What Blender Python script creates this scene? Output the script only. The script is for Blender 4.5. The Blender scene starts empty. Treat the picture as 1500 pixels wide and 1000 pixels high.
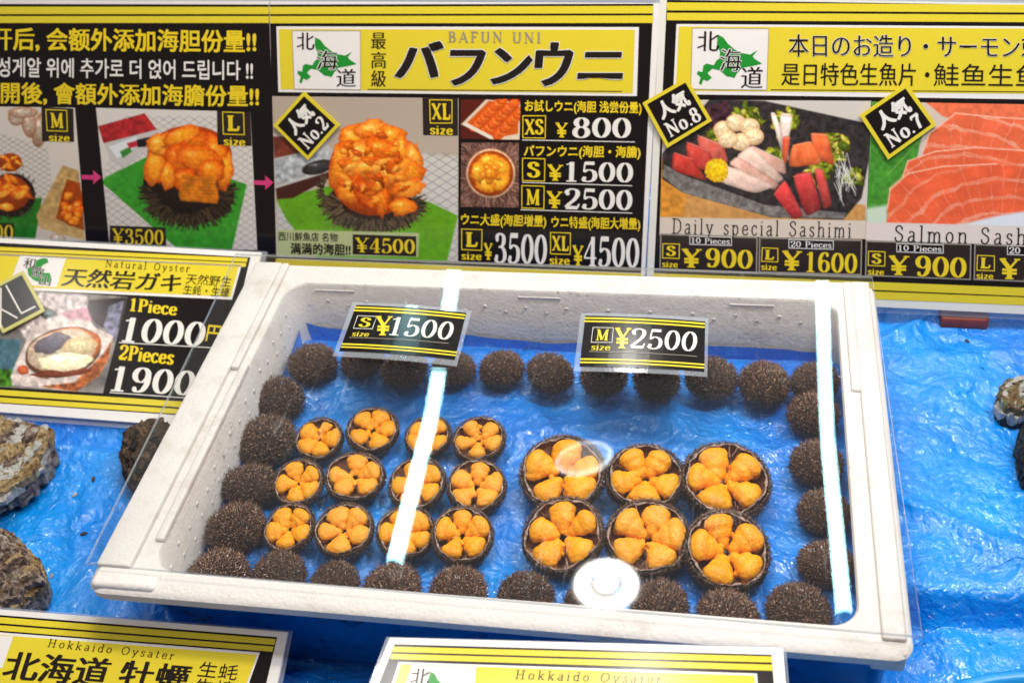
import bpy, bmesh, math, random
import numpy as np
from mathutils import Vector, Matrix

SC = bpy.context.scene
COL = SC.collection
rnd = random.Random(7)
R_ = math.radians

# ------------------------------------------------------------------ camera
FPX = 1725.0
def nrm(v):
    v = np.array(v, float); return v/np.linalg.norm(v)
eY = nrm((370, -1520, FPX)); eX = np.array((9690, 402, -FPX), float)
eX = nrm(eX - eX.dot(eY)*eY); eZ = np.cross(eX, eY)
RC = np.stack([eX, eY, eZ], 1)                 # world -> camera (x right, y down, z forward)
CAM = np.array([0.47314405, -0.50240721, 0.8185827])
cd = bpy.data.cameras.new('camera'); cam = bpy.data.objects.new('camera', cd); COL.objects.link(cam)
cd.sensor_width = 36.0; cd.lens = FPX/1500*36.0; cd.clip_start = 0.02; cd.clip_end = 50
M3 = Matrix([[RC[0][i], -RC[1][i], -RC[2][i]] for i in range(3)])
cam.matrix_world = Matrix.Translation(Vector(CAM)) @ M3.to_4x4()
cd.dof.use_dof = True; cd.dof.focus_distance = 1.0; cd.dof.aperture_fstop = 7.5
SC.camera = cam

# ------------------------------------------------------------------ world and lamps
W = bpy.data.worlds.new('World'); SC.world = W; W.use_nodes = True
W.node_tree.nodes['Background'].inputs[0].default_value = (1.0, 0.95, 0.90, 1)
W.node_tree.nodes['Background'].inputs[1].default_value = 0.17
def area(name, loc, target, sx, sy, power, col):
    l = bpy.data.lights.new(name, 'AREA'); l.shape = 'RECTANGLE'; l.size = sx; l.size_y = sy
    l.energy = power; l.color = col
    o = bpy.data.objects.new(name, l); COL.objects.link(o); o.location = loc
    o.rotation_euler = (Vector(target)-Vector(loc)).to_track_quat('-Z', 'Y').to_euler()
    return o
area('overhead_lamp', (0.28, 0.43, 1.38), (0.30, 0.26, 0), 0.44, 0.12, 11.0, (1.0, 0.93, 0.84))
area('overhead_lamp', (0.95, 0.25, 1.35), (0.55, 0.25, 0), 0.10, 0.35, 10.0, (0.95, 0.98, 1.0))
area('front_lamp', (0.15, -0.45, 1.95), (0.3, 0.45, 0.1), 0.7, 0.2, 7.0, (1.0, 0.93, 0.86))
def lamp(loc, power, col=(1, .97, .92), r=.04):
    l = bpy.data.lights.new('glint_lamp', 'POINT'); l.energy = power; l.color = col; l.shadow_soft_size = r
    o = bpy.data.objects.new('glint_lamp', l); COL.objects.link(o); o.location = loc
for q in ((-.9, .5, 1.2), (-.15, .62, 1.5), (.35, .70, 1.55), (1.05, .80, 1.3), (1.25, 1.25, 1.5), (.85, .35, 1.4), (-.75, .2, 1.3), (1.5, .55, 1.2), (-1.3, .9, 1.4), (1.1, .0, 1.6)):  # point lamps added to raise glints on the crinkled blue sheets
    lamp(q, 1.6 if q[0] < -.6 else 4.2)
SC.view_settings.view_transform = 'Standard'; SC.view_settings.look = 'None'
SC.view_settings.exposure = 0.0; SC.view_settings.gamma = 1.0
SC.render.engine = 'CYCLES'
SC.cycles.use_denoising = True
SC.cycles.transparent_max_bounces = 16; SC.cycles.max_bounces = 8
SC.cycles.sample_clamp_indirect = 6.0

# ------------------------------------------------------------------ pixel <-> place
def rays(px, py):
    d = np.stack([np.asarray(px, float)-750, np.asarray(py, float)-500, np.full(np.shape(px), FPX)], -1)
    return d @ RC
class Plane:
    """plane in the place; on() gives the point of it seen at a photo position, lifted by off"""
    def __init__(s, p, n): s.p = np.array(p, float); s.n = nrm(n)
    def on(s, px, py, off=0.0):
        d = rays(px, py); t = ((s.p-CAM) @ s.n)/(d @ s.n)
        return CAM + d*t[..., None] + s.n*off
def lean(y, z, a, roll=0.0):
    a = R_(a); return Plane((0, y, z), (0, -math.sin(a), math.cos(a)))
def at(px, py, z):
    d = rays(px, py); return CAM + d*((z-CAM[2])/d[2])
def depth(P): return float((RC @ (np.array(P)-CAM))[2])

# ------------------------------------------------------------------ numpy noise
def _h(ix, iy, seed):
    n = (ix.astype(np.int64)*374761393 + iy.astype(np.int64)*668265263 + seed*974634777) & 0xffffffff
    n = ((n ^ (n >> 13))*1274126177) & 0xffffffff
    return ((n ^ (n >> 16)) & 0xffff)/65535.0
def vnoise(x, y, seed=0):
    x = np.asarray(x, float); y = np.asarray(y, float)
    ix = np.floor(x); iy = np.floor(y); fx = x-ix; fy = y-iy
    fx = fx*fx*(3-2*fx); fy = fy*fy*(3-2*fy)
    a = _h(ix, iy, seed); b = _h(ix+1, iy, seed); c = _h(ix, iy+1, seed); d = _h(ix+1, iy+1, seed)
    return (a*(1-fx)+b*fx)*(1-fy)+(c*(1-fx)+d*fx)*fy
def fbm(x, y, seed=0, oct=4):
    s = 0; a = .5
    for k in range(oct):
        s = s + a*(vnoise(x, y, seed+k*17)-.5); x = x*2.03+5.2; y = y*2.03+1.7; a *= .5
    return s
def ridged(x, y, seed=0, oct=3):
    s = 0; a = .6
    for k in range(oct):
        s = s + a*(1-np.abs(2*vnoise(x, y, seed+k*31)-1))**3; x = x*1.9+3.1; y = y*1.9+8.3; a *= .5
    return s

# ------------------------------------------------------------------ materials
def lin(c):
    c = [v/255 for v in c]
    return tuple(v/12.92 if v <= .04045 else ((v+.055)/1.055)**2.4 for v in c)
class NT:
    def __init__(s, name):
        s.m = bpy.data.materials.new(name); s.m.use_nodes = True; s.t = s.m.node_tree
        s.b = s.t.nodes['Principled BSDF']; s.out = s.t.nodes['Material Output']
    def n(s, typ, **kw):
        x = s.t.nodes.new(typ)
        for k, v in kw.items():
            if k.startswith('i_'): x.inputs[k[2:].replace('_', ' ')].default_value = v
            else: setattr(x, k, v)
        return x
    def l(s, a, b): s.t.links.new(a, b)
    def obj(s, gen=False): return s.n('ShaderNodeTexCoord').outputs['Generated' if gen else 'Object']
    def noise(s, scale, detail=4, rough=.5, vec=None, dist=0):
        x = s.n('ShaderNodeTexNoise'); x.inputs['Scale'].default_value = scale; x.inputs['Detail'].default_value = detail
        x.inputs['Roughness'].default_value = rough; x.inputs['Distortion'].default_value = dist
        s.l(vec or s.obj(), x.inputs['Vector']); return x.outputs['Fac']
    def voro(s, scale, feature='F1', vec=None, out='Distance'):
        x = s.n('ShaderNodeTexVoronoi', feature=feature); x.inputs['Scale'].default_value = scale
        s.l(vec or s.obj(), x.inputs['Vector']); return x.outputs[out]
    def ramp(s, fac, stops):
        x = s.n('ShaderNodeValToRGB'); cr = x.color_ramp
        while len(cr.elements) < len(stops): cr.elements.new(.5)
        for e, (p, c) in zip(cr.elements, stops):
            e.position = p; e.color = (c, c, c, 1) if isinstance(c, (int, float)) else (*c, 1)
        s.l(fac, x.inputs[0]); return x.outputs[0]
    def bump(s, h, strength=.3, dist=.001, prev=None):
        x = s.n('ShaderNodeBump'); x.inputs['Strength'].default_value = strength; x.inputs['Distance'].default_value = dist
        s.l(h, x.inputs['Height'])
        if prev is not None: s.l(prev, x.inputs['Normal'])
        return x.outputs[0]
    def set(s, **kw):
        for k, v in kw.items():
            i = s.b.inputs[k.replace('_', ' ')]
            if hasattr(v, 'links') or hasattr(v, 'is_linked'): s.l(v, i)
            else: i.default_value = (*v, 1) if isinstance(v, tuple) and len(v) == 3 and i.type == 'RGBA' else v
        return s

def flat(name, rgb, rough=.17, coat=.0):
    k = NT(name); v = k.noise(900, 2)
    k.set(Base_Color=k.ramp(v, [(.3, tuple(c*.93 for c in lin(rgb))), (.7, lin(rgb))]), Roughness=rough, Specular_IOR_Level=.45)
    return k.m
MAT = {}
for nm, c in dict(print_yellow=(224, 202, 52), print_black=(24, 18, 17), print_white=(232, 226, 222), print_pink=(214, 62, 120),
                  border_glare=(206, 198, 120), print_green=(34, 140, 48), print_grey=(150, 140, 128), print_gold=(236, 204, 40), print_figure=(234, 228, 220),
                  print_cream=(226, 222, 212), panel_glare=(78, 76, 76), print_ink=(34, 26, 22),
                  print_darkbox=(46, 36, 32), caption_green=(176, 190, 130), caption_beige=(222, 206, 192)).items():
    MAT[nm] = flat(nm, c)
k = NT('printed_photo'); a = k.n('ShaderNodeAttribute', attribute_name='Print'); k.set(Base_Color=a.outputs['Color'], Roughness=.17)
MAT['photo'] = k.m

k = NT('foam')
sp = k.voro(330, 'SMOOTH_F1'); sm = k.noise(60, 5)
st = k.ramp(k.noise(14, 6, .7), [(.30, (.60, .53, .48)), (.44, (.73, .68, .645)), (.9, (.78, .735, .70))])
vs = k.voro(95); spk = k.ramp(vs, [(.035, (.42, .30, .18)), (.07, (1, 1, 1))])
mx = k.n('ShaderNodeMixRGB', blend_type='MULTIPLY'); mx.inputs[0].default_value = .55; k.l(st, mx.inputs[1]); k.l(spk, mx.inputs[2])
k.set(Base_Color=mx.outputs[0], Roughness=.62, Normal=k.bump(sm, .4, .0020, k.bump(sp, .5, .0007)), Subsurface_Weight=.15,
      Subsurface_Radius=(.004, .004, .004), Subsurface_Scale=1.0)
MAT['foam'] = k.m

def tarp_mat(name, c0, c1, rough=.2, drops=1.0):
    k = NT(name)
    big = k.noise(5, 4, .6)
    wn = k.n('ShaderNodeTexNoise'); wn.inputs['Scale'].default_value = 14; wn.inputs['Detail'].default_value = 3; k.l(k.obj(), wn.inputs['Vector'])
    wv = k.n('ShaderNodeVectorMath', operation='MULTIPLY_ADD'); k.l(wn.outputs['Color'], wv.inputs[0]); wv.inputs[1].default_value = (.05, .05, .05); k.l(k.obj(), wv.inputs[2])
    cr = k.noise(16, 5, .6, wv.outputs[0]); cr2 = k.noise(120, 2, .5, wv.outputs[0])
    e1 = k.ramp(k.voro(17, 'DISTANCE_TO_EDGE', wv.outputs[0]), [(0, 0.0), (.16, 1.0)]); e2 = k.ramp(k.voro(52, 'DISTANCE_TO_EDGE', wv.outputs[0]), [(0, 0.0), (.25, 1.0)])
    fl = k.voro(190, 'SMOOTH_F1'); msk = k.ramp(k.noise(13, 6, .72), [(.46, 0.0), (.60, 1.0)])
    dm = k.n('ShaderNodeMath', operation='MULTIPLY'); k.l(fl, dm.inputs[0]); k.l(msk, dm.inputs[1])
    rr = k.noise(40, 4, .7)
    base = k.bump(cr, .8, .016, k.bump(e1, .5, .0022, k.bump(e2, .35, .0007)))
    k.set(Base_Color=k.ramp(big, [(.3, c0), (.7, c1)]), Roughness=.4, Normal=base, Specular_IOR_Level=.35,
          Coat_Weight=1.0, Coat_IOR=1.7, Coat_Roughness=k.ramp(rr, [(.35, rough*.6), (.7, rough*2.0)]),
          Coat_Normal=k.bump(dm.outputs[0], drops, .0050, k.bump(cr, 1.0, .022, k.bump(e1, .9, .004, k.bump(e2, .8, .0016, k.bump(cr2, .6, .003))))))
    return k.m
MAT['tarp'] = tarp_mat('blue_tarp', (.0005, .15, .70), (.0005, .34, .93), .05, 1.0)
MAT['liner'] = tarp_mat('blue_liner', (.0005, .14, .66), (.0005, .32, .90), .07, 1.0)

k = NT('blue_lower_wall'); k.set(Base_Color=k.ramp(k.noise(22, 7, .75), [(.36, (.004, .03, .07)), (.44, (.001, .13, .42)), (.7, (.002, .19, .55))]), Roughness=.25, Normal=k.bump(k.noise(30, 4), .4, .004)); MAT['lower_wall'] = k.m
def glassy(name, tint=(1, 1, 1), milky=0.0, mcol=(.9, .92, .95), ior=1.49, rough=0.0, scratches=False):
    k = NT(name); k.t.nodes.remove(k.b)
    tr = k.n('ShaderNodeBsdfTransparent'); tr.inputs[0].default_value = (*tint, 1)
    gl = k.n('ShaderNodeBsdfGlossy'); gl.inputs['Roughness'].default_value = rough
    lw = k.n('ShaderNodeLayerWeight'); pw = k.n('ShaderNodeMath', operation='POWER'); k.l(lw.outputs['Facing'], pw.inputs[0]); lw.inputs[0].default_value = .5; pw.inputs[1].default_value = 4.5
    f0 = ((ior-1)/(ior+1))**2; fr = k.n('ShaderNodeMath', operation='MULTIPLY_ADD'); k.l(pw.outputs[0], fr.inputs[0]); fr.inputs[1].default_value = 1-f0; fr.inputs[2].default_value = f0
    m = k.n('ShaderNodeMixShader'); k.l(fr.outputs[0], m.inputs[0]); k.l(tr.outputs[0], m.inputs[1]); k.l(gl.outputs[0], m.inputs[2])
    o = m.outputs[0]
    if milky > 0:
        df = k.n('ShaderNodeBsdfDiffuse'); df.inputs[0].default_value = (*mcol, 1)
        m2 = k.n('ShaderNodeMixShader')
        if scratches:
            mp = k.n('ShaderNodeMapping'); mp.inputs['Scale'].default_value = (1, .12, 1); mp.inputs['Rotation'].default_value = (0, 0, .5)
            k.l(k.obj(), mp.inputs[0])
            s1 = k.ramp(k.noise(110, 5, .7, mp.outputs[0], 1.5), [(.60, 0.0), (.72, 1.0)])
            s2 = k.ramp(k.noise(7, 3, .5), [(.45, 0.0), (.75, 1.0)])
            mu = k.n('ShaderNodeMath', operation='MULTIPLY'); k.l(s1, mu.inputs[0]); k.l(s2, mu.inputs[1])
            ma = k.n('ShaderNodeMath', operation='MULTIPLY_ADD'); k.l(mu.outputs[0], ma.inputs[0]); ma.inputs[1].default_value = .14; ma.inputs[2].default_value = milky
            k.l(ma.outputs[0], m2.inputs[0])
        else: m2.inputs[0].default_value = milky
        k.l(o, m2.inputs[1]); k.l(df.outputs[0], m2.inputs[2]); o = m2.outputs[0]
    k.l(o, k.out.inputs[0]); return k.m
MAT['acrylic'] = glassy('clear_acrylic', (.99, .993, .993), .004, scratches=True)
MAT['acrylic_edge'] = glassy('acrylic_edge', (.8, .85, .86), .32, (.85, .88, .9))
MAT['sleeve'] = glassy('clear_sleeve', (.93, .95, .97), .13, (.8, .84, .9), rough=.08)
MAT['gloss_film'] = glassy('gloss_film', (.985, .985, .985), .0, rough=.10)

def urchin_mat(name, c0, c1, c2, rough=.16, spec=1.0):
    k = NT(name); oi = k.n('ShaderNodeObjectInfo')
    mp = k.n('ShaderNodeMapping'); k.l(k.obj(), mp.inputs[0]); k.l(oi.outputs['Random'], mp.inputs['Location'])
    nz = k.noise(10, 3, .7, mp.outputs[0]); br = k.noise(40, 2, .5, mp.outputs[0])
    col = k.ramp(nz, [(.34, c0), (.54, c1), (.72, c2)])
    hs = k.n('ShaderNodeHueSaturation'); k.l(col, hs.inputs['Color'])
    vr = k.n('ShaderNodeMath', operation='MULTIPLY_ADD'); k.l(oi.outputs['Random'], vr.inputs[0]); vr.inputs[1].default_value = .5; vr.inputs[2].default_value = .8
    k.l(vr.outputs[0], hs.inputs['Value'])
    k.set(Base_Color=hs.outputs[0], Roughness=rough, Specular_IOR_Level=spec)
    return k.m
MAT['urchin'] = urchin_mat('urchin_body', (.012, .007, .006), (.03, .017, .012), (.05, .03, .02), .8, .1)
MAT['spine'] = urchin_mat('urchin_spine', (.024, .009, .005), (.12, .048, .023), (.55, .33, .20))  # the pale third tone puts glints into the colour of some spines
MAT['rim_spine'] = urchin_mat('urchin_rim_spine', (.08, .04, .03), (.22, .13, .09), (.48, .36, .28))
k = NT('shell_inside'); g = k.obj()
wv = k.n('ShaderNodeTexNoise'); wv.inputs['Scale'].default_value = 14; k.l(g, wv.inputs['Vector'])
k.set(Base_Color=k.ramp(k.noise(5, 4), [(.3, (.13, .05, .03)), (.55, (.27, .13, .08)), (.75, (.46, .29, .19))]), Roughness=.25,
      Normal=k.bump(wv.outputs['Fac'], .4, .001))
MAT['inside'] = k.m
k = NT('shell_rim'); k.set(Base_Color=k.ramp(k.noise(9, 4, .8), [(.38, (.10, .05, .04)), (.5, (.28, .17, .13)), (.68, (.58, .44, .36))]), Roughness=.5); MAT['rim'] = k.m
def roe(name, c0, c1):
    k = NT(name); nz = k.noise(2.6, 3); fine = k.voro(42, 'F1'); mid = k.noise(11, 3, .6)
    spots = k.ramp(k.noise(18, 2, .5), [(.26, (.45, .12, .005)), (.34, (1, 1, 1))])
    mx = k.n('ShaderNodeMixRGB', blend_type='MULTIPLY'); mx.inputs[0].default_value = .7
    k.l(k.ramp(nz, [(.3, c0), (.7, c1)]), mx.inputs[1]); k.l(spots, mx.inputs[2])
    k.set(Base_Color=mx.outputs[0], Roughness=.33, Specular_IOR_Level=.45, Subsurface_Weight=.25, Subsurface_Radius=(.003, .0012, .0002),
          Subsurface_Scale=1.0, Normal=k.bump(mid, .5, .0012, k.bump(fine, .5, .0005)))
    return k.m
ROES = [roe('roe_orange', (.98, .33, .001), (1.0, .45, .002)), roe('roe_yellow', (.98, .34, .001), (1.0, .45, .004)),
        roe('roe_pale', (.96, .35, .012), (.98, .45, .03))]

def emit(name, col, s):
    k = NT(name); k.set(Base_Color=(.9, .9, .9), Emission_Color=col, Emission_Strength=s); return k.m

# ------------------------------------------------------------------ object helpers
def link(name, me, parent=None):
    o = bpy.data.objects.new(name, me); COL.objects.link(o)
    if parent: o.parent = parent; o.matrix_parent_inverse = Matrix.Identity(4)
    return o
def tag(o, label, cat=None, group=None, kind=None):
    if label: o['label'] = label
    if cat: o['category'] = cat
    if group: o['group'] = group
    if kind: o['kind'] = kind
    return o
def mesh(name, V, F, mat, smooth=False):
    me = bpy.data.meshes.new(name); me.from_pydata([tuple(map(float, v)) for v in V], [], F)
    for m in (mat if isinstance(mat, (list, tuple)) else [mat]): me.materials.append(m)
    if smooth: me.shade_smooth()
    me.update(); return me
def grid_faces(nu, nv):
    i = np.arange(nu-1)[None, :]; j = np.arange(nv-1)[:, None]; a = (j*nu+i).ravel()
    return np.stack([a, a+1, a+nu+1, a+nu], 1)
def fastmesh(name, V, F, mat, smooth=True):
    V = np.asarray(V, np.float32); F = np.asarray(F, np.int32); k = F.shape[1]
    me = bpy.data.meshes.new(name); me.vertices.add(len(V)); me.vertices.foreach_set('co', V.ravel())
    me.loops.add(F.size); me.loops.foreach_set('vertex_index', F.ravel())
    me.polygons.add(len(F)); me.polygons.foreach_set('loop_start', np.arange(0, F.size, k, dtype=np.int32))
    if smooth: me.polygons.foreach_set('use_smooth', np.ones(len(F), bool))
    me.materials.append(mat); me.update(calc_edges=True); return me
def empty(name, loc, rz=0):
    o = bpy.data.objects.new(name, None); COL.objects.link(o); o.location = loc; o.rotation_euler = (0, 0, rz)
    o.empty_display_size = .01; return o
def box_me(name, x0, x1, y0, y1, z0, z1, mat, bev=0.0):
    bm = bmesh.new(); bmesh.ops.create_cube(bm, size=1)
    for v in bm.verts: v.co = Vector(((x0+x1)/2+v.co.x*(x1-x0), (y0+y1)/2+v.co.y*(y1-y0), (z0+z1)/2+v.co.z*(z1-z0)))
    if bev: bmesh.ops.bevel(bm, geom=bm.edges[:], offset=bev, segments=3, affect='EDGES', profile=.5)
    me = bpy.data.meshes.new(name); bm.to_mesh(me); bm.free(); me.materials.append(mat)
    if bev: me.shade_smooth()
    return me

# ------------------------------------------------------------------ lettering
_tc = {}
def text_raw(s):
    if s in _tc: return _tc[s]
    c = bpy.data.curves.new('t', 'FONT'); c.body = s; c.resolution_u = 4
    o = bpy.data.objects.new('t', c); COL.objects.link(o)
    bpy.context.view_layer.update()
    m = bpy.data.meshes.new_from_object(o.evaluated_get(bpy.context.evaluated_depsgraph_get()))
    V = np.zeros(len(m.vertices)*3); m.vertices.foreach_get('co', V); V = V.reshape(-1, 3)[:, :2].copy()
    F = [tuple(p.vertices) for p in m.polygons]
    bpy.data.objects.remove(o); bpy.data.curves.remove(c); bpy.data.meshes.remove(m)
    _tc[s] = (V, F); return _tc[s]
def embolden(V, F, ax, ay):
    """push the outline out by ax sideways and ay up and down (negative thins)"""
    cnt = {}
    ar = {}
    for fi, f in enumerate(F):
        p = V[list(f)]; a = np.sum(p[:, 0]*np.roll(p[:, 1], -1)-np.roll(p[:, 0], -1)*p[:, 1])
        for i in range(len(f)):
            e = (f[i], f[(i+1) % len(f)]); key = (min(e), max(e)); cnt[key] = cnt.get(key, 0)+1; ar[key] = (e, 1 if a > 0 else -1)
    N = np.zeros_like(V)
    for key, c in cnt.items():
        if c != 1: continue
        (a, b), sg = ar[key]; d = V[b]-V[a]; L = np.hypot(*d)
        if L < 1e-9: continue
        n = np.array([d[1], -d[0]])/L*sg; N[a] += n; N[b] += n
    l = np.hypot(N[:, 0], N[:, 1]); l[l < 1e-9] = 1; N /= l[:, None]
    return V + N*np.array([ax, ay])

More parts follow.
